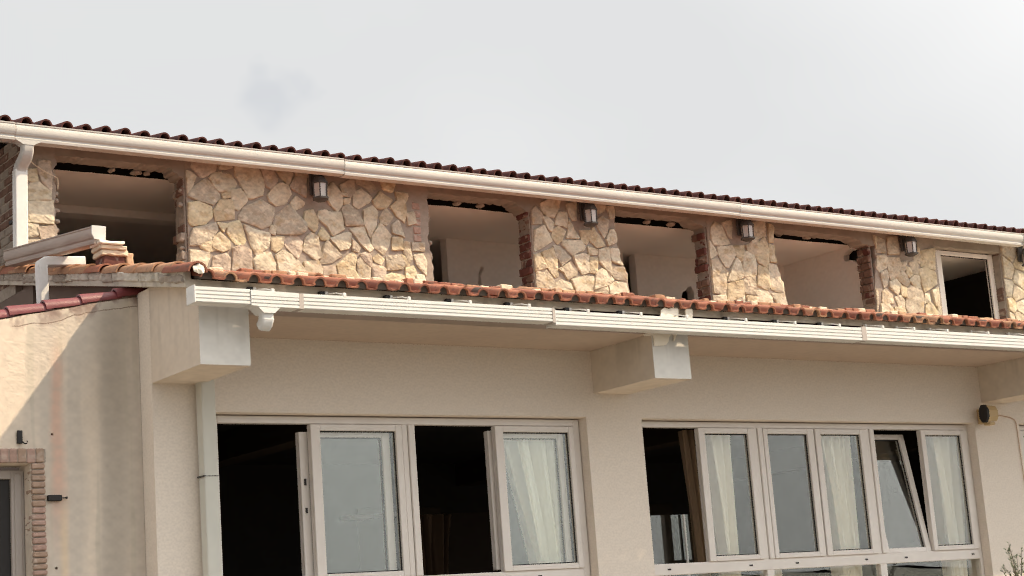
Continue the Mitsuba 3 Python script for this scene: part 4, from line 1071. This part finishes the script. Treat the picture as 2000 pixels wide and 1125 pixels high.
# ------------------------------------------------------------------ upper roof
SU = 0.212
ANGU = math.degrees(math.atan(SU))
YU0, ZU0 = 13.745, 6.122
add('house__upper_eave', ext_yz([(13.80, 6.045), (19.2, 6.045 + SU * 5.4), (19.2, 6.085 + SU * 5.4), (13.80, 6.085)], 3.5, 21), 'mat_soffit')
for row in range(2):
    for k in range(80):
        x = 3.99 + 0.179 * k
        y = YU0 + EXPO * row
        put_tile('house__upper_roof__tile', tile_hi, 'mat_tile_dark', x + rng.gauss(0, .003), y + rng.gauss(0, .004), ZU0 + SU * (y - YU0) + rng.gauss(0, .003), ANGU - 2.2 + rng.gauss(0, .3), rng.gauss(0, 1.0), rng.gauss(0, .6))
rest = []
bt = s_tile(0.179, 0.42, 0.056)
for row in range(2, 15):
    for k in range(90):
        t = bt.copy()
        t.apply_transform(trimesh.transformations.rotation_matrix(math.radians(ANGU - 2.2), [1, 0, 0]))
        y = YU0 + EXPO * row
        t.apply_translation((3.99 + 0.179 * k, y, ZU0 + SU * (y - YU0)))
        rest.append(t)
add('house__upper_roof__upper_tiles', cat(*rest), 'mat_tile_dark', 35)
tag('house__upper_roof__upper_tiles', 'dark red tiles further up the upper roof', kind='stuff')
add('house__rear_wall', bx(5.04, 21, 19.05, 19.2, 0, 7.0), 'mat_stucco')

# ------------------------------------------------------------------ gutters


def gutter_profile(y0, depth, ztop, h):
    """Box gutter, ribbed face towards -y, open top; (y, z) outline."""
    y1 = y0 + depth
    pts = []
    z = ztop - h
    rib = h / 4
    pts.append((y0 + 0.004, z))
    for k in range(4):
        a, b = z + rib * k, z + rib * (k + 1)
        pts += [(y0, a + 0.005), (y0, b - 0.005), (y0 + 0.010, b - 0.002), (y0 + 0.010, b + 0.002)]
    pts[-2:] = [(y0, ztop)]
    t = 0.004
    pts += [(y0 + 0.012, ztop), (y0 + 0.012, ztop - 0.008), (y0 + 0.010 + t, ztop - 0.01), (y0 + 0.010 + t, z + t), (y1 - t, z + t), (y1 - t, ztop + 0.004), (y1, ztop + 0.004), (y1, z)]
    return pts


GY, GD, GH = 10.55, 0.125, 0.107
# left run with the outlet funnel
g = 'eave_gutter'
tag(g, 'white ribbed gutter run at the left end of the lower eave, with a funnel outlet', 'gutter', 'white gutters along the eaves')
add(g + '__trough', ext_yz(gutter_profile(GY, GD, 4.062, GH), 4.965, 5.372), 'mat_pvc')
add(g + '__end_cap', bx(4.955, 4.9645, GY - .003, GY + GD + .002, 3.950, 4.072, .002), 'mat_pvc')
add(g + '__trough', ext_yz(gutter_profile(GY - .001, GD, 4.052, GH), 5.76, 7.955), 'mat_pvc')
fun = Polygon([(5.376, 4.057), (5.376, 3.950), (5.42, 3.948), (5.468, 3.902), (5.552, 3.902), (5.60, 3.946), (5.745, 3.944), (5.745, 4.052)])
fl = [ext_xz(fun, GY + 0.004, GY + GD - 0.002)]
for zz in (4.032, 4.006, 3.980, 3.954, 3.928):
    sl = fun.intersection(sbox(5.3, zz - 0.009, 5.8, zz + 0.009))
    if zz == 4.032: sl = fun.intersection(sbox(5.3, 4.0195, 5.8, 4.06))
    if zz == 3.928: sl = fun.intersection(sbox(5.3, 3.90, 5.8, 3.9405))
    fl.append(ext_xz(sl, GY - 0.006, GY + 0.006))
add(g + '__outlet', cat(*fl), 'mat_pvc')
add(g + '__seam', bx(5.747, 5.782, GY - .004, GY + GD, 3.942, 4.050), 'mat_pvc_seam')
sp = [(5.51, GY + 0.05, 3.905), (5.51, GY + 0.05, 3.862), (5.508, GY + 0.062, 3.838), (5.505, GY + 0.09, 3.818)]
add(g + '__spout', box_pipe(sp, 0.092, 0.075, r=0.018), 'mat_pvc', 40)
add(g + '__spout_collar', box_pipe([(5.51, GY + .05, 3.868), (5.51, GY + .05, 3.858)], 0.098, 0.081, r=0.018), 'mat_pvc', 40)
add(g + '__seam', bx(7.940, 7.962, GY - .004, GY + GD, 3.938, 4.054), 'mat_pvc_seam')
# right run, set a little lower
g = 'eave_gutter_001'
tag(g, 'white ribbed gutter run from the stepped joint to the right end of the lower eave', 'gutter', 'white gutters along the eaves')
add(g + '__trough', ext_yz(gutter_profile(GY, GD, 4.036, 0.116), 7.972, 11.325), 'mat_pvc')
add(g + '__trough', ext_yz(gutter_profile(GY + .001, GD, 4.046, 0.122), 11.372, 18.0), 'mat_pvc')
add(g + '__seam', bx(11.318, 11.378, GY - .003, GY + GD, 3.920, 4.045, .002), 'mat_pvc_seam')
add(g + '__end_cap', bx(7.964, 7.9715, GY - .003, GY + GD + .002, 3.917, 4.042, .002), 'mat_pvc')
# brackets: small white hooks from the slab to the gutter's lip
for i, x in enumerate((5.533, 6.101, 6.641, 7.175, 7.715, 8.281, 8.813, 9.296, 9.943, 10.509, 11.043, 11.587, 11.991, 12.435, 13.002, 13.541, 14.1, 14.7)):
    gk, zt = ('eave_gutter', 4.055) if x < 7.95 else ('eave_gutter_001', 4.040 if x < 11.3 else 4.049)
    m = cat(bx(x, x + .026, GY - .003, GY + .016, zt - .012, zt + .020, .003),
            box_pipe([(x + .013, GY + .012, zt + .012), (x - .015, 10.62, zt + .030), (x - .045, 10.70, zt + .040)], 0.016, 0.008, r=0.003),
            bx(x - .062, x - .038, 10.69, 10.722, zt + .020, zt + .058, .004))
    add(gk + '__bracket', m, 'mat_pvc')
    if x < 11.2:
        add(gk + '__bracket_plate', bx(x - .105, x - .066, 10.69, 10.728, zt + .008, zt + .056, .003), 'mat_gasket')
# upper gutter
g = 'eave_gutter_002'
tag(g, 'long smooth cream gutter under the dark tiles of the upper roof', 'gutter', 'white gutters along the eaves')


def ogee(y0, zt):
    return [(y0 + .035, zt - .150), (y0 + .022, zt - .148), (y0 + .018, zt - .128), (y0 + .024, zt - .122), (y0 + .026, zt - .108), (y0 + .012, zt - .098), (y0 + .003, zt - .080), (y0, zt - .058), (y0 + .002, zt - .030),
            (y0 + .008, zt - .016), (y0 + .001, zt - .012), (y0, zt - .002), (y0 + .010, zt), (y0 + .016, zt - .004), (y0 + .016, zt - .09), (y0 + .110, zt - .09), (y0 + .110, zt), (y0 + .117, zt), (y0 + .117, zt - .150)]


add(g + '__trough', ext_yz(ogee(13.68, 6.106), 3.5, 4.862), 'mat_pvc_old', 25)
add(g + '__trough', ext_yz(ogee(13.682, 6.104), 4.874, 8.008), 'mat_pvc_old', 25)
add(g + '__trough', ext_yz(ogee(13.68, 6.096), 8.014, 13.0), 'mat_pvc_old', 25)
add(g + "__trough", ext_yz(ogee(13.681, 6.092), 13.004, 17.78), "mat_pvc_old", 25)
add(g + '__seam', ext_yz(ogee(13.684, 6.1045), 4.862, 4.874), 'mat_pvc_seam')
add(g + '__end_cap', bx(17.78, 17.79, 13.675, 13.80, 5.94, 6.098, .003), 'mat_pvc_old')
add(g + '__outlet', ext_xz(Polygon([(4.87, 5.962), (5.10, 5.962), (5.04, 5.935), (5.03, 5.925), (4.93, 5.925), (4.92, 5.935)]), 13.695, 13.79), 'mat_pvc_old')
tag(g + '__outlet', 'tapered outlet over the downpipe')

# ------------------------------------------------------------------ downpipes
d = 'downpipe'
tag(d, 'white square downpipe with an S-bend at the left end of the stone wall', 'downpipe')
add(d + '__bend', box_pipe([(4.982, 13.742, 5.93), (4.982, 13.745, 5.885), (4.980, 13.772, 5.842), (4.972, 13.84, 5.795), (4.966, 13.868, 5.762), (4.965, 13.872, 5.735)], 0.102, 0.085, r=0.022), 'mat_pvc_old', 40)
add(d + '__shaft', box_pipe([(4.965, 13.875, 5.745), (4.958, 13.875, 5.00)], 0.108, 0.085, r=0.012), 'mat_pvc', 30)
add(d + '__clip', bx(4.904, 5.02, 13.92, 13.998, 5.30, 5.33, .003), 'mat_gasket')
d = 'downpipe_001'
tag(d, 'pale grey-green square downpipe left of the first lower window', 'downpipe')
add(d + '__shaft', box_pipe([(5.472, 11.525, 3.60), (5.472, 11.525, 0.05)], 0.112, 0.10, r=0.012), 'mat_zinc', 30)
add(d + '__clip', cat(bx(5.410, 5.534, 11.470, 11.474, 2.886, 2.890), bx(5.405, 5.415, 11.465, 11.58, 2.880, 2.894, .002)), 'mat_iron')
# thin cable over the stone beside the upper downpipe
k = add('cable', tube([(5.04, 13.95, 5.90), (5.08, 13.955, 5.868), (5.132, 13.958, 5.828), (5.19, 13.958, 5.795), (5.244, 13.958, 5.77), (5.30, 13.955, 5.745), (5.325, 13.96, 5.735), (5.332, 13.97, 5.70), (5.33, 13.975, 5.64)], 0.0045, 6), 'mat_rubble', True)
tag(k, 'thin pale cable drooping across the stones beside the upper downpipe', 'cable')


# ------------------------------------------------------------------ wall lanterns
def lantern(x, label):
    key = numbered('wall_lantern')
    tag(key, label, 'lantern', 'lanterns on the stone wall')
    zc, yc = 5.80, 13.865
    hexa = lambda r, z, ph=0: [(x + r * math.cos(math.radians(60 * k + ph)), yc + r * math.sin(math.radians(60 * k + ph)), z) for k in range(6)]

    def frustum(r0, z0, r1, z1):
        return trimesh.convex.convex_hull(np.array(hexa(r0, z0) + hexa(r1, z1)))
    add(key + '__back_plate', bx(x - .05, x + .05, 13.955, 13.985, 5.80, 6.03, .006), 'mat_iron')
    add(key + '__arm', tube([(x, 13.965, 5.99), (x, 13.92, 6.02), (x, 13.87, 6.015), (x, yc, 5.985)], 0.012, 8), 'mat_iron', True)
    add(key + '__roof', cat(frustum(.088, 5.886, .082, 5.898), frustum(.080, 5.896, .050, 5.955), frustum(.040, 5.955, .018, 5.99)), 'mat_iron')
    gl = frustum(.062, 5.752, .068, 5.887)
    add(key + '__glass', gl, 'mat_lantern_glass')
    for k in range(6):
        a, b = hexa(.066, 5.75)[k], hexa(.072, 5.888)[k]
        add(key + '__bar', tube([a, b], 0.0065, 5), 'mat_iron')
    add(key + '__base', cat(frustum(.082, 5.735, .086, 5.752), frustum(.04, 5.715, .07, 5.735)), 'mat_iron')


for x, lb in ((7.835, 'dark iron lantern on the widest stone panel, nearest the first opening'), (11.03, 'dark iron lantern on the narrow stone panel between the second and third openings'),
              (13.235, 'dark iron lantern on the stone panel between the third and fourth openings'), (15.885, 'dark iron lantern on the stone panel left of the white-framed window'),
              (18.05, 'dark iron lantern right of the white-framed window, at the photo edge')):
    lantern(x, lb)

# octagonal outdoor lamp under the third beam
k = 'wall_lamp'
tag(k, 'cream octagonal wall lamp with a black face, under the right-hand beam', 'wall lamp')


def octa(r, x0, x1, yc, zc, r1=None):
    r1 = r1 or r
    pts = []
    for xx, rr in ((x0, r), (x1, r1)):
        for q in range(8):
            a = math.radians(45 * q + 22.5)
            pts.append((xx, yc + 0.6 * rr * math.cos(a), zc + rr * math.sin(a)))
    return trimesh.convex.convex_hull(np.array(pts))


add(k + '__body', octa(.090, 13.93, 14.07, 11.46, 3.437, .082), 'mat_lamp_cream')
add(k + '__face', octa(.094, 13.895, 13.929, 11.46, 3.437, .094), 'mat_black')
add(k + '__foot', bx(13.97, 14.03, 11.53, 11.599, 3.35, 3.50, .004), 'mat_lamp_cream')
add(k + '__foot', bx(13.96, 14.04, 11.44, 11.52, 3.325, 3.352, .004), 'mat_lamp_cream')
k = add('cable', tube([(14.06, 11.55, 3.44), (14.12, 11.588, 3.452), (14.30, 11.59, 3.445), (14.46, 11.59, 3.425), (14.53, 11.59, 3.40), (14.545, 11.59, 3.36), (14.55, 11.59, 3.20), (14.56, 11.59, 2.6)], 0.004, 6), 'mat_brick_buff', True)
tag(k, 'thin cable running right from the octagonal wall lamp and down to the last window', 'cable')

# ------------------------------------------------------------------ lean-to at the left
L = 'lean_to'
tag(L, 'stained beige lean-to wall with glossy red coping tiles, left of the house', 'lean-to')
YL = 11.80
ztop = lambda x: 4.03 + 0.213 * (x - 4.055)
pl = Polygon([(1.5, 0), (5.088, 0), (5.088, ztop(5.088) - .01)] + [(x, ztop(x) + 0.010 * (meshkit.fbm(np.array([[x * 9, 1.0, 2.0]]), 3)[0] - .5)) for x in np.arange(5.06, 1.5, -0.03)] + [(1.5, ztop(1.5))])
OPEN = (3.30, 4.258, 1.6, 3.022)
pl = pl.buffer(0).difference(sbox(OPEN[0], OPEN[2], OPEN[1], OPEN[3]))
for (hx, hz, hr) in ((4.418, 3.226, .009), (4.429, 2.295, .010)):
    pl = pl.difference(shapely.Point(hx, hz).buffer(hr))
mw = ext_xz(pl, YL, YL + 0.22)
add(L + '__wall', mw, 'mat_stained')
ct = mikit.ply(barrel(0.31, 0.066, 0.052, 0.014, 14, 200), smooth=40)
slx = math.degrees(math.atan(0.213))
for k in range(-9, 4):
    x = 4.137 + 0.268 * k
    tw = T().translate([x - 0.012, YL + 0.055 + rng.gauss(0, .004), ztop(x) + 0.026]).rotate([0, 1, 0], -slx + 2.2).rotate([0, 0, 1], -90)
    scene[piece_key(L + '__coping_tile')] = {**ct, 'bsdf': {'type': 'ref', 'id': 'mat_red_tile'}, 'to_world': tw}
mb = rough_box(1.5, 5.085, YL + .012, YL + .19, 0, 0.03, 0.012, 0.05, 15)
mb.vertices[:, 2] += np.array([ztop(x) for x in mb.vertices[:, 0]]) - 0.012
add(L + '__coping_mortar', mb, 'mat_brick_brown', 40)
rf = []
for k in range(9):
    for j in range(14):
        b = barrel(0.40, 0.07, 0.06, 0.013, 8)
        b.apply_transform(trimesh.transformations.rotation_matrix(math.radians(-90), [0, 0, 1]))
        b.apply_transform(trimesh.transformations.rotation_matrix(math.radians(-slx), [0, 1, 0]))
        x = 1.6 + 0.37 * k
        b.apply_translation((x, YL + 0.26 + 0.14 * j, ztop(x) - 0.05))
        rf.append(b)
add(L + '__roof', cat(*rf), 'mat_red_tile', 40)
tag(L + '__roof', 'red tiles of the lean-to roof behind the coping', kind='stuff')
add(L + '__roof_slab', ext_xz(Polygon([(1.5, ztop(1.5) - .16), (5.088, ztop(5.088) - .16), (5.088, ztop(5.088) - .09), (1.5, ztop(1.5) - .09)]), YL + .221, 14.05), 'mat_concrete')
# window with brick surround
x = 3.30
for q in range(30):
    wv = 0.058 + 0.008 * rng.random()
    if x + wv > 4.366: break
    add(L + '__soldier_brick', rough_box(x, min(x + wv, 4.366) - .006, YL - 0.022, YL + 0.10, 3.026, 3.124, 0.004, 0.025, q), rng.choice(['mat_brick_pier', 'mat_brick_pier', 'mat_brick_rose']), 40)
    x += wv
add(L + '__soldier_mortar', bx(3.30, 4.362, YL - 0.014, YL + 0.02, 3.030, 3.120), 'mat_mortar')
z, q = 3.020, 0
while z > 1.6:
    h = 0.036 + 0.012 * rng.random()
    add(L + '__pier_brick', rough_box(4.262 - .004 * rng.random(), 4.352 + .008 * rng.random(), YL - 0.022 - .006 * rng.random(), YL + 0.17, z - h + 0.009, z, 0.004, 0.025, 100 + q), rng.choice(['mat_brick_rose', 'mat_brick_pier', 'mat_brick_pier', 'mat_brick_rose']), 40)
    z -= h; q += 1
add(L + '__pier_mortar', bx(4.264, 4.350, YL - 0.010, YL + 0.16, 1.6, 3.024), 'mat_mortar')
yw = YL + 0.13
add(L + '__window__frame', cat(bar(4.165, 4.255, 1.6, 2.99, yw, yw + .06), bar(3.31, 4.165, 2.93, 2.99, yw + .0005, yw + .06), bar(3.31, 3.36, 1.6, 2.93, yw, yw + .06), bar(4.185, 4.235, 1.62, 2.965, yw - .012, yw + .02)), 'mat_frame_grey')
add(L + '__window__panel', bx(3.36, 4.165, yw + .03, yw + .04, 1.6, 2.93), 'mat_black')
add(L + '__room', cat(bx(3.0, 4.6, 13.5, 13.55, 1.0, 3.3), bx(3.0, 4.6, YL + .23, 13.5, 3.25, 3.3)), 'mat_void')
# iron catches on the lean-to wall
k = 'wall_hook'
tag(k, 'small black iron hook plate above the brick window surround', 'hook')
add(k + '__plate', bx(4.163, 4.200, YL - .022, YL - .001, 3.158, 3.250, .004), 'mat_black')
add(k + '__hook', tube([(4.196, YL - .02, 3.172), (4.204, YL - .045, 3.154), (4.216, YL - .055, 3.154), (4.222, YL - .05, 3.172)], 0.005, 6), 'mat_black', True)
k = 'shutter_catch'
tag(k, 'black iron shutter catch with a short rod, right of the brick pier', 'catch')
add(k + '__body', bx(4.370, 4.468, YL - .035, YL - .001, 2.757, 2.798, .004), 'mat_black')
add(k + '__rod', tube([(4.466, YL - .02, 2.778), (4.500, YL - .02, 2.778)], 0.004, 6), 'mat_black', True)
kn = trimesh.creation.icosphere(subdivisions=2, radius=0.009); kn.apply_translation((4.505, YL - .02, 2.778))
add(k + '__knob', kn, 'mat_black', True)

# ------------------------------------------------------------------ loose things on the roof
k = 'loose_gutter'
tag(k, 'dismantled gutter length lying on the roof edge, its white end propped on rubble', 'gutter piece')
gp = np.array(ogee(0, 0)) * [1, 0.9]
m = ext_yz([(y, z) for y, z in gp], 0, 2.0)
# build along local x, turn it to run down the slope towards the eave
Rm = trimesh.transformations.rotation_matrix(math.radians(-90), [0, 0, 1])
A0, B0 = np.array([5.03, 12.24, 4.835]), np.array([4.94, 13.95, 5.025])
dirv = (A0 - B0) / np.linalg.norm(A0 - B0)
yy = np.cross([0, 0, 1.0], dirv); yy /= np.linalg.norm(yy)
zz = np.cross(dirv, yy)
M = np.eye(4); M[:3, 0] = dirv; M[:3, 1] = yy; M[:3, 2] = zz; M[:3, 3] = B0 + np.array([0.0, 0, 0.04])
ln = float(np.linalg.norm(A0 - B0))
m = ext_yz([(y - 0.105, z) for y, z in gp], 0, ln); m.fix_normals(); m.apply_transform(M)
add(k + '__trough', m, 'mat_pvc_dirty', 25)
capm = ext_yz([(0.004, 0.004), (0.004, -0.10), (-0.085, -0.10), (-0.108, -0.06), (-0.108, 0.004)], ln, ln + 0.012); capm.fix_normals(); capm.apply_transform(M)
add(k + '__end_cap', capm, 'mat_pvc')

k = 'loose_downpipe'
tag(k, 'bent piece of white square downpipe hanging over the roof edge above the red coping', 'downpipe piece')
add(k + '__shaft', box_pipe([(4.80, 12.95, 4.36), (4.79, 12.95, 4.70), (4.795, 12.95, 4.728), (4.815, 12.95, 4.742), (4.845, 12.95, 4.746), (5.135, 12.95, 4.765)], 0.075, 0.10, xdir=(0.7, 0, -0.7), r=0.012), 'mat_pvc', 40)

rub = [('lowest broken red brick of the rubble stack under the loose gutter', (5.02, 5.20, 12.26, 12.42, 4.555, 4.655), 'mat_brick_red'),
       ('buff brick in the middle of the rubble stack under the loose gutter', (5.00, 5.215, 12.24, 12.42, 4.658, 4.70), 'mat_rubble'),
       ('pale thin slab second from the top of the rubble stack under the loose gutter', (4.985, 5.20, 12.22, 12.41, 4.702, 4.735), 'mat_rubble'),
       ('topmost pale slab of the rubble stack, touching the loose gutter end', (4.97, 5.175, 12.20, 12.40, 4.737, 4.762), 'mat_flake'),
       ('small orange brick piece at the right of the rubble stack', (5.205, 5.262, 12.25, 12.36, 4.55, 4.69), 'mat_brick_buff')]
for i, (lb, b, mt) in enumerate(rub):
    k = add('loose_brick', rough_box(*b, 0.009, 0.025, 70 + i), mt, 40)
    tag(k, lb, 'brick', 'rubble stack on the roof edge')
# dark bits beside the foot of the upper downpipe
for i, (b, lb) in enumerate((((5.02, 5.12, 13.80, 13.93, 5.00, 5.055), 'small dark brown tile shard at the foot of the upper downpipe'), ((5.13, 5.30, 13.86, 13.97, 5.035, 5.075), 'long dark brown tile shard at the foot of the leftmost stones'))):
    k = add('tile_shard', rough_box(*b, 0.008, 0.025, 90 + i), 'mat_brick_brown', 40)
    tag(k, lb, 'tile shard', 'dark shards by the upper downpipe')


def flake(pts, y, th, label, mat='mat_flake', lean=0.0, seed=0):
    m = ext_xz(Polygon(pts).buffer(0), y, y + th)
    m = m.subdivide_to_size(0.03)
    m.vertices[:, 1] += lean * (m.vertices[:, 2] - min(p[1] for p in pts)) + 0.010 * (meshkit.fbm(m.vertices * 14 + seed, 3) - .5)
    k = add('pale_flake', m, mat, 35)
    tag(k, label, 'plaster flake')


flake([(9.115, 4.06), (9.128, 4.11), (9.165, 4.135), (9.217, 4.125), (9.261, 4.169), (9.286, 4.172), (9.314, 4.126), (9.304, 4.06)], 10.655, 0.012, 'wide ragged cream plaster flake stuck behind the gutter above the middle beam', seed=1)
flake([(9.399, 4.06), (9.393, 4.126), (9.422, 4.162), (9.434, 4.178), (9.462, 4.168), (9.473, 4.134), (9.463, 4.06)], 10.66, 0.012, 'narrow pointed pale flake behind the gutter, right of the wide cream one', seed=2)
flake([(9.009, 3.924), (9.039, 3.936), (9.112, 3.945), (9.229, 3.953), (9.283, 3.963), (9.313, 3.966), (9.295, 3.935), (9.272, 3.904), (9.266, 3.881), (9.235, 3.845), (9.111, 3.833), (9.112, 3.913), (9.1, 3.927), (9.07, 3.917), (9.017, 3.915)], 10.758, 0.010, 'thin ragged cream sheet on the middle beam, a strip sticking out to the left', seed=3)  # pale cream piece set just in front of the beam end
flake([(9.332, 3.963), (9.362, 3.966), (9.352, 3.926), (9.327, 3.879), (9.32, 3.883), (9.332, 3.921), (9.322, 3.94)], 10.758, 0.010, 'thin pale sliver on the middle beam beside the larger sheet', seed=4)

# ------------------------------------------------------------------ olive shrub at the lower right
k = 'olive_tree'
tag(k, 'young olive tree with narrow leaves, its tip reaching into the lower right corner', 'tree')
r = np.random.default_rng(5)
bx0, by0 = 13.38, 10.85
stem = [(bx0, by0, 0), (bx0 + .02, by0, .7), (bx0 - .01, by0 + .03, 1.3), (bx0 + .02, by0, 1.75)]
add(k + '__trunk', tube(stem, [0.035, 0.03, 0.022, 0.014], 8), 'mat_bark', True)
tw, leaves = [], []
for b in range(26):
    s0 = r.uniform(0.9, 1.75)
    ang = r.uniform(0, 6.28)
    ln = r.uniform(0.25, 0.5)
    base = np.array([bx0, by0, s0])
    d_ = np.array([math.cos(ang) * .55, math.sin(ang) * .55, r.uniform(.6, 1.2)]); d_ /= np.linalg.norm(d_)
    if b == 0: base, d_, ln = np.array([bx0 - .03, by0, 1.65]), np.array([-.13, 0, 1.0]), 0.46
    if b == 1: base, d_, ln = np.array([bx0, by0, 1.65]), np.array([.18, 0, 1.0]), 0.40
    pts = [base + d_ * ln * q + np.array([0.012 * math.sin(5 * q + b), 0.01 * math.cos(4 * q), 0]) for q in np.linspace(0, 1, 6)]
    tw.append(tube(pts, np.linspace(0.006, 0.002, 6), 5))
    for q in np.linspace(0.15, 1.0, 15):
        for side in (-1, 1):
            p = base + d_ * ln * q
            a = r.uniform(0, 6.28)
            o = np.array([math.cos(a), math.sin(a), 0])
            ld = d_ * 0.75 + o * 0.65; ld /= np.linalg.norm(ld)
            wd = np.cross(ld, r.normal(size=3)); wd /= np.linalg.norm(wd)
            L_, W_ = r.uniform(.028, .046), r.uniform(.0045, .007)
            leaves.append(np.array([p, p + ld * L_ * .45 + wd * W_, p + ld * L_, p + ld * L_ * .45 - wd * W_]))
add(k + '__twig', cat(*tw), 'mat_bark', True)
lv = np.vstack(leaves); nl = len(leaves)
lf = np.vstack([[[4 * i, 4 * i + 1, 4 * i + 2], [4 * i, 4 * i + 2, 4 * i + 3]] for i in range(nl)])
add(k + '__crown', trimesh.Trimesh(lv, lf, process=False), 'mat_leaf')
tag(k + '__crown', 'sparse narrow grey-green leaves', kind='stuff')
